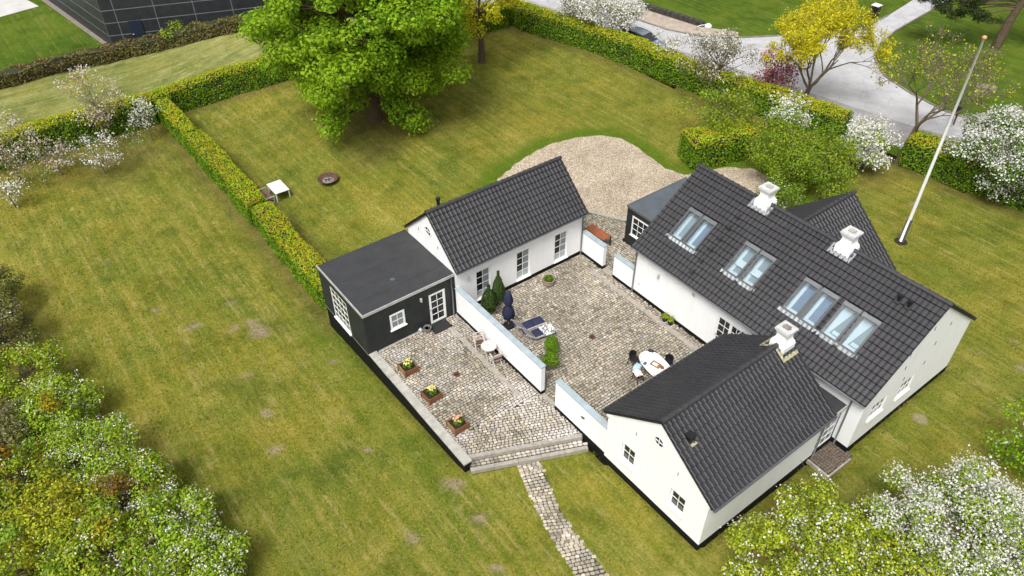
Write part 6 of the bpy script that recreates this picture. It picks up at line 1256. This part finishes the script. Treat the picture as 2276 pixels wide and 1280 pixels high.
# street lamp
t = thing('street_lamp', 'slim grey street lamp with white dome head over the road', 'street lamp', (-21.3, 34.5, .09)); b = MB(); b.tube([(0, 0, -.1), (0, 0, .9)], .07, 8); b.tube([(0, 0, .9), (0, 0, 3.45)], [.045, .035], 8); b.build('pole', M['trim'], t)
b = MB(); b.tube([(0, 0, 3.4), (.25, .3, 3.55), (.55, .65, 3.6)], .03, 6); b.build('arm', M['white_paint'], t); b = MB(); b.lathe((.62, .74, 3.42), [(.3, 0), (.31, .04), (.24, .18), (.12, .26), (.03, .28)], 18); b.build('head', M['white_paint'], t, smooth=True)
# litter bin
t = thing('litter_bin', 'black litter bin with white lid beside the side road', 'litter bin', (-17.9, 57.0, .0)); b = MB(); b.box((-.32, -.32, .2), (.32, .32, 1.15)); b.build('body', M['black'], t); b = MB(); b.box((-.38, -.38, 1.28), (.38, .38, 1.36)); b.build('lid', M['white_paint'], t)
for sx in (-1, 1):
    for sy in (-1, 1): b = MB(); b.box((sx * .29 - .03, sy * .29 - .03, 0), (sx * .29 + .03, sy * .29 + .03, 1.28)); b.build('post', M['black'], t)
# wheelie bin, mostly behind the hawthorn
t = thing('waste_bin', 'black wheeled waste bin on the sidewalk, half hidden by the big hawthorn', 'waste bin', (.75, 40.6, .09), .4); b = MB(); b.raw([(sx * w_, sy * d_, z) for (w_, d_, z) in ((.22, .24, .08), (.3, .36, 1.0)) for sx, sy in ((-1, -1), (1, -1), (1, 1), (-1, 1))], ((3, 2, 1, 0), (4, 5, 6, 7), (0, 1, 5, 4), (1, 2, 6, 5), (2, 3, 7, 6), (3, 0, 4, 7))); b.build('body', M['black'], t)
b = MB(); b.box((-.32, -.4, 1.0), (.32, .38, 1.07)); b.build('lid', M['black'], t); b = MB(); b.tube([(-.3, .42, 1.0), (.3, .42, 1.0)], .02, 6); b.build('handle', M['black'], t)
for s in (-1, 1): b = MB(); b.tube([(s * .2, .26, .11), (s * .26, .26, .11)], .11, 14); b.build('wheel', M['tyre'], t)
# slabs in the park lawn
for lab, x, y, s in (('largest grey slab lying in the park lawn', -3.3, 51.0, .75), ('small brown slab in the park lawn, next to the largest', -3.15, 49.85, .45), ('small brown slab in the park lawn, nearest the road', -3.0, 48.95, .4)):
    t = thing('ground_slab', lab, 'slab', (x, y, .0), math.radians(20), 'slabs in the park lawn'); b = MB(); b.box((-s, -s * .75, -.05), (s, s * .75, .05)); b.box((-s * .85, -s * .6, .05), (s * .85, s * .6, .062)); b.build('plate', M['grey_strip'], t)
# walking person
px, py = -1.75, 42.75; t = thing('person', 'person in black jacket and maroon trousers walking on the road', 'person', (px, py, .015), math.radians(115)); b = MB()
def limb(pts, rs): b.tube(pts, rs, 10)
limb([(.0, 0, .9), (0, 0, 1.1), (.02, 0, 1.32), (.03, 0, 1.44)], [.16, .145, .185, .12]); limb([(.03, 0, 1.4), (.05, 0, 1.56)], [.06, .055]); b.lathe((.06, 0, 1.5), [(.03, 0), (.075, .04), (.095, .12), (.085, .2), (.03, .245)], 12, sx=1.1)
b.tube([(.15, 0, 1.61), (.175, 0, 1.595)], [.02, .014], 6); b.tube([(.06, -.1, 1.6), (.06, .1, 1.6)], .022, 6)
limb([(0, .09, .93), (.2, .1, .52), (.16, .1, .1)], [.1, .07, .05]); limb([(0, -.09, .93), (-.08, -.1, .5), (-.36, -.1, .14)], [.1, .07, .05])
limb([(.12, .1, .05), (.34, .1, .04)], [.05, .035]); limb([(-.4, -.1, .12), (-.25, -.1, .02)], [.05, .035])
limb([(.02, .2, 1.38), (-.1, .25, 1.1), (.05, .25, .86)], [.07, .05, .038]); limb([(.02, -.2, 1.38), (.1, -.25, 1.1), (.3, -.22, .95)], [.07, .05, .038])
for (hx, hy, hz) in ((.06, .25, .8), (.34, -.22, .92)):
    b.lathe((hx, hy, hz - .03), [(.02, 0), (.035, .03), (.03, .08)], 8)
    for f in range(4): b.tube([(hx + .018 * (f - 1.5), hy, hz), (hx + .02 * (f - 1.5) + .02, hy, hz - .05), (hx + .02 * (f - 1.5) + .035, hy, hz - .085 + .008 * abs(f - 1))], .0105, 6)
    b.tube([(hx + .03, hy, hz + .02), (hx + .06, hy + .02, hz - .02)], .011, 6)
tmp = bpy.data.objects.new('person_tmp', b.mesh('person_tmp', [])); COL.objects.link(tmp); md = tmp.modifiers.new('r', 'REMESH'); md.mode = 'VOXEL'; md.voxel_size = .014; md.use_smooth_shade = True
bpy.context.view_layer.update(); me = bpy.data.meshes.new_from_object(tmp.evaluated_get(bpy.context.evaluated_depsgraph_get())); bpy.data.objects.remove(tmp); me.name = 'body'
for m in (plain('black_jacket', (.014, .014, .016), .8, .2, 8), plain('maroon_trousers', (.055, .022, .02), .85, .2, 8), plain('skin', (.42, .25, .18), .6, .1), plain('pale_shoes', (.4, .38, .36), .7, .1)): me.materials.append(m)
for p in me.polygons:
    c = p.center; arm = abs(c.y) > .17
    p.material_index = 2 if (c.z > 1.47 or (arm and ((c.z < .86 and c.x < .2) or (c.x > .3 and c.z < .97)))) else (0 if (c.z > .86 or arm) else (3 if c.z < .09 else 1))
bo = link('body', me, t); hb = MB(); hb.lathe((.045, 0, 1.57), [(.1, 0), (.112, .06), (.1, .15), (.04, .195)], 12); hb.build('hair', plain('dark_hair', (.012, .01, .009), .7, .2, 10), t, smooth=True)
k = MB(); k.box((-.24, -.14, 1.02), (-.1, .14, 1.4)); k.build('backpack', M['black'], t)
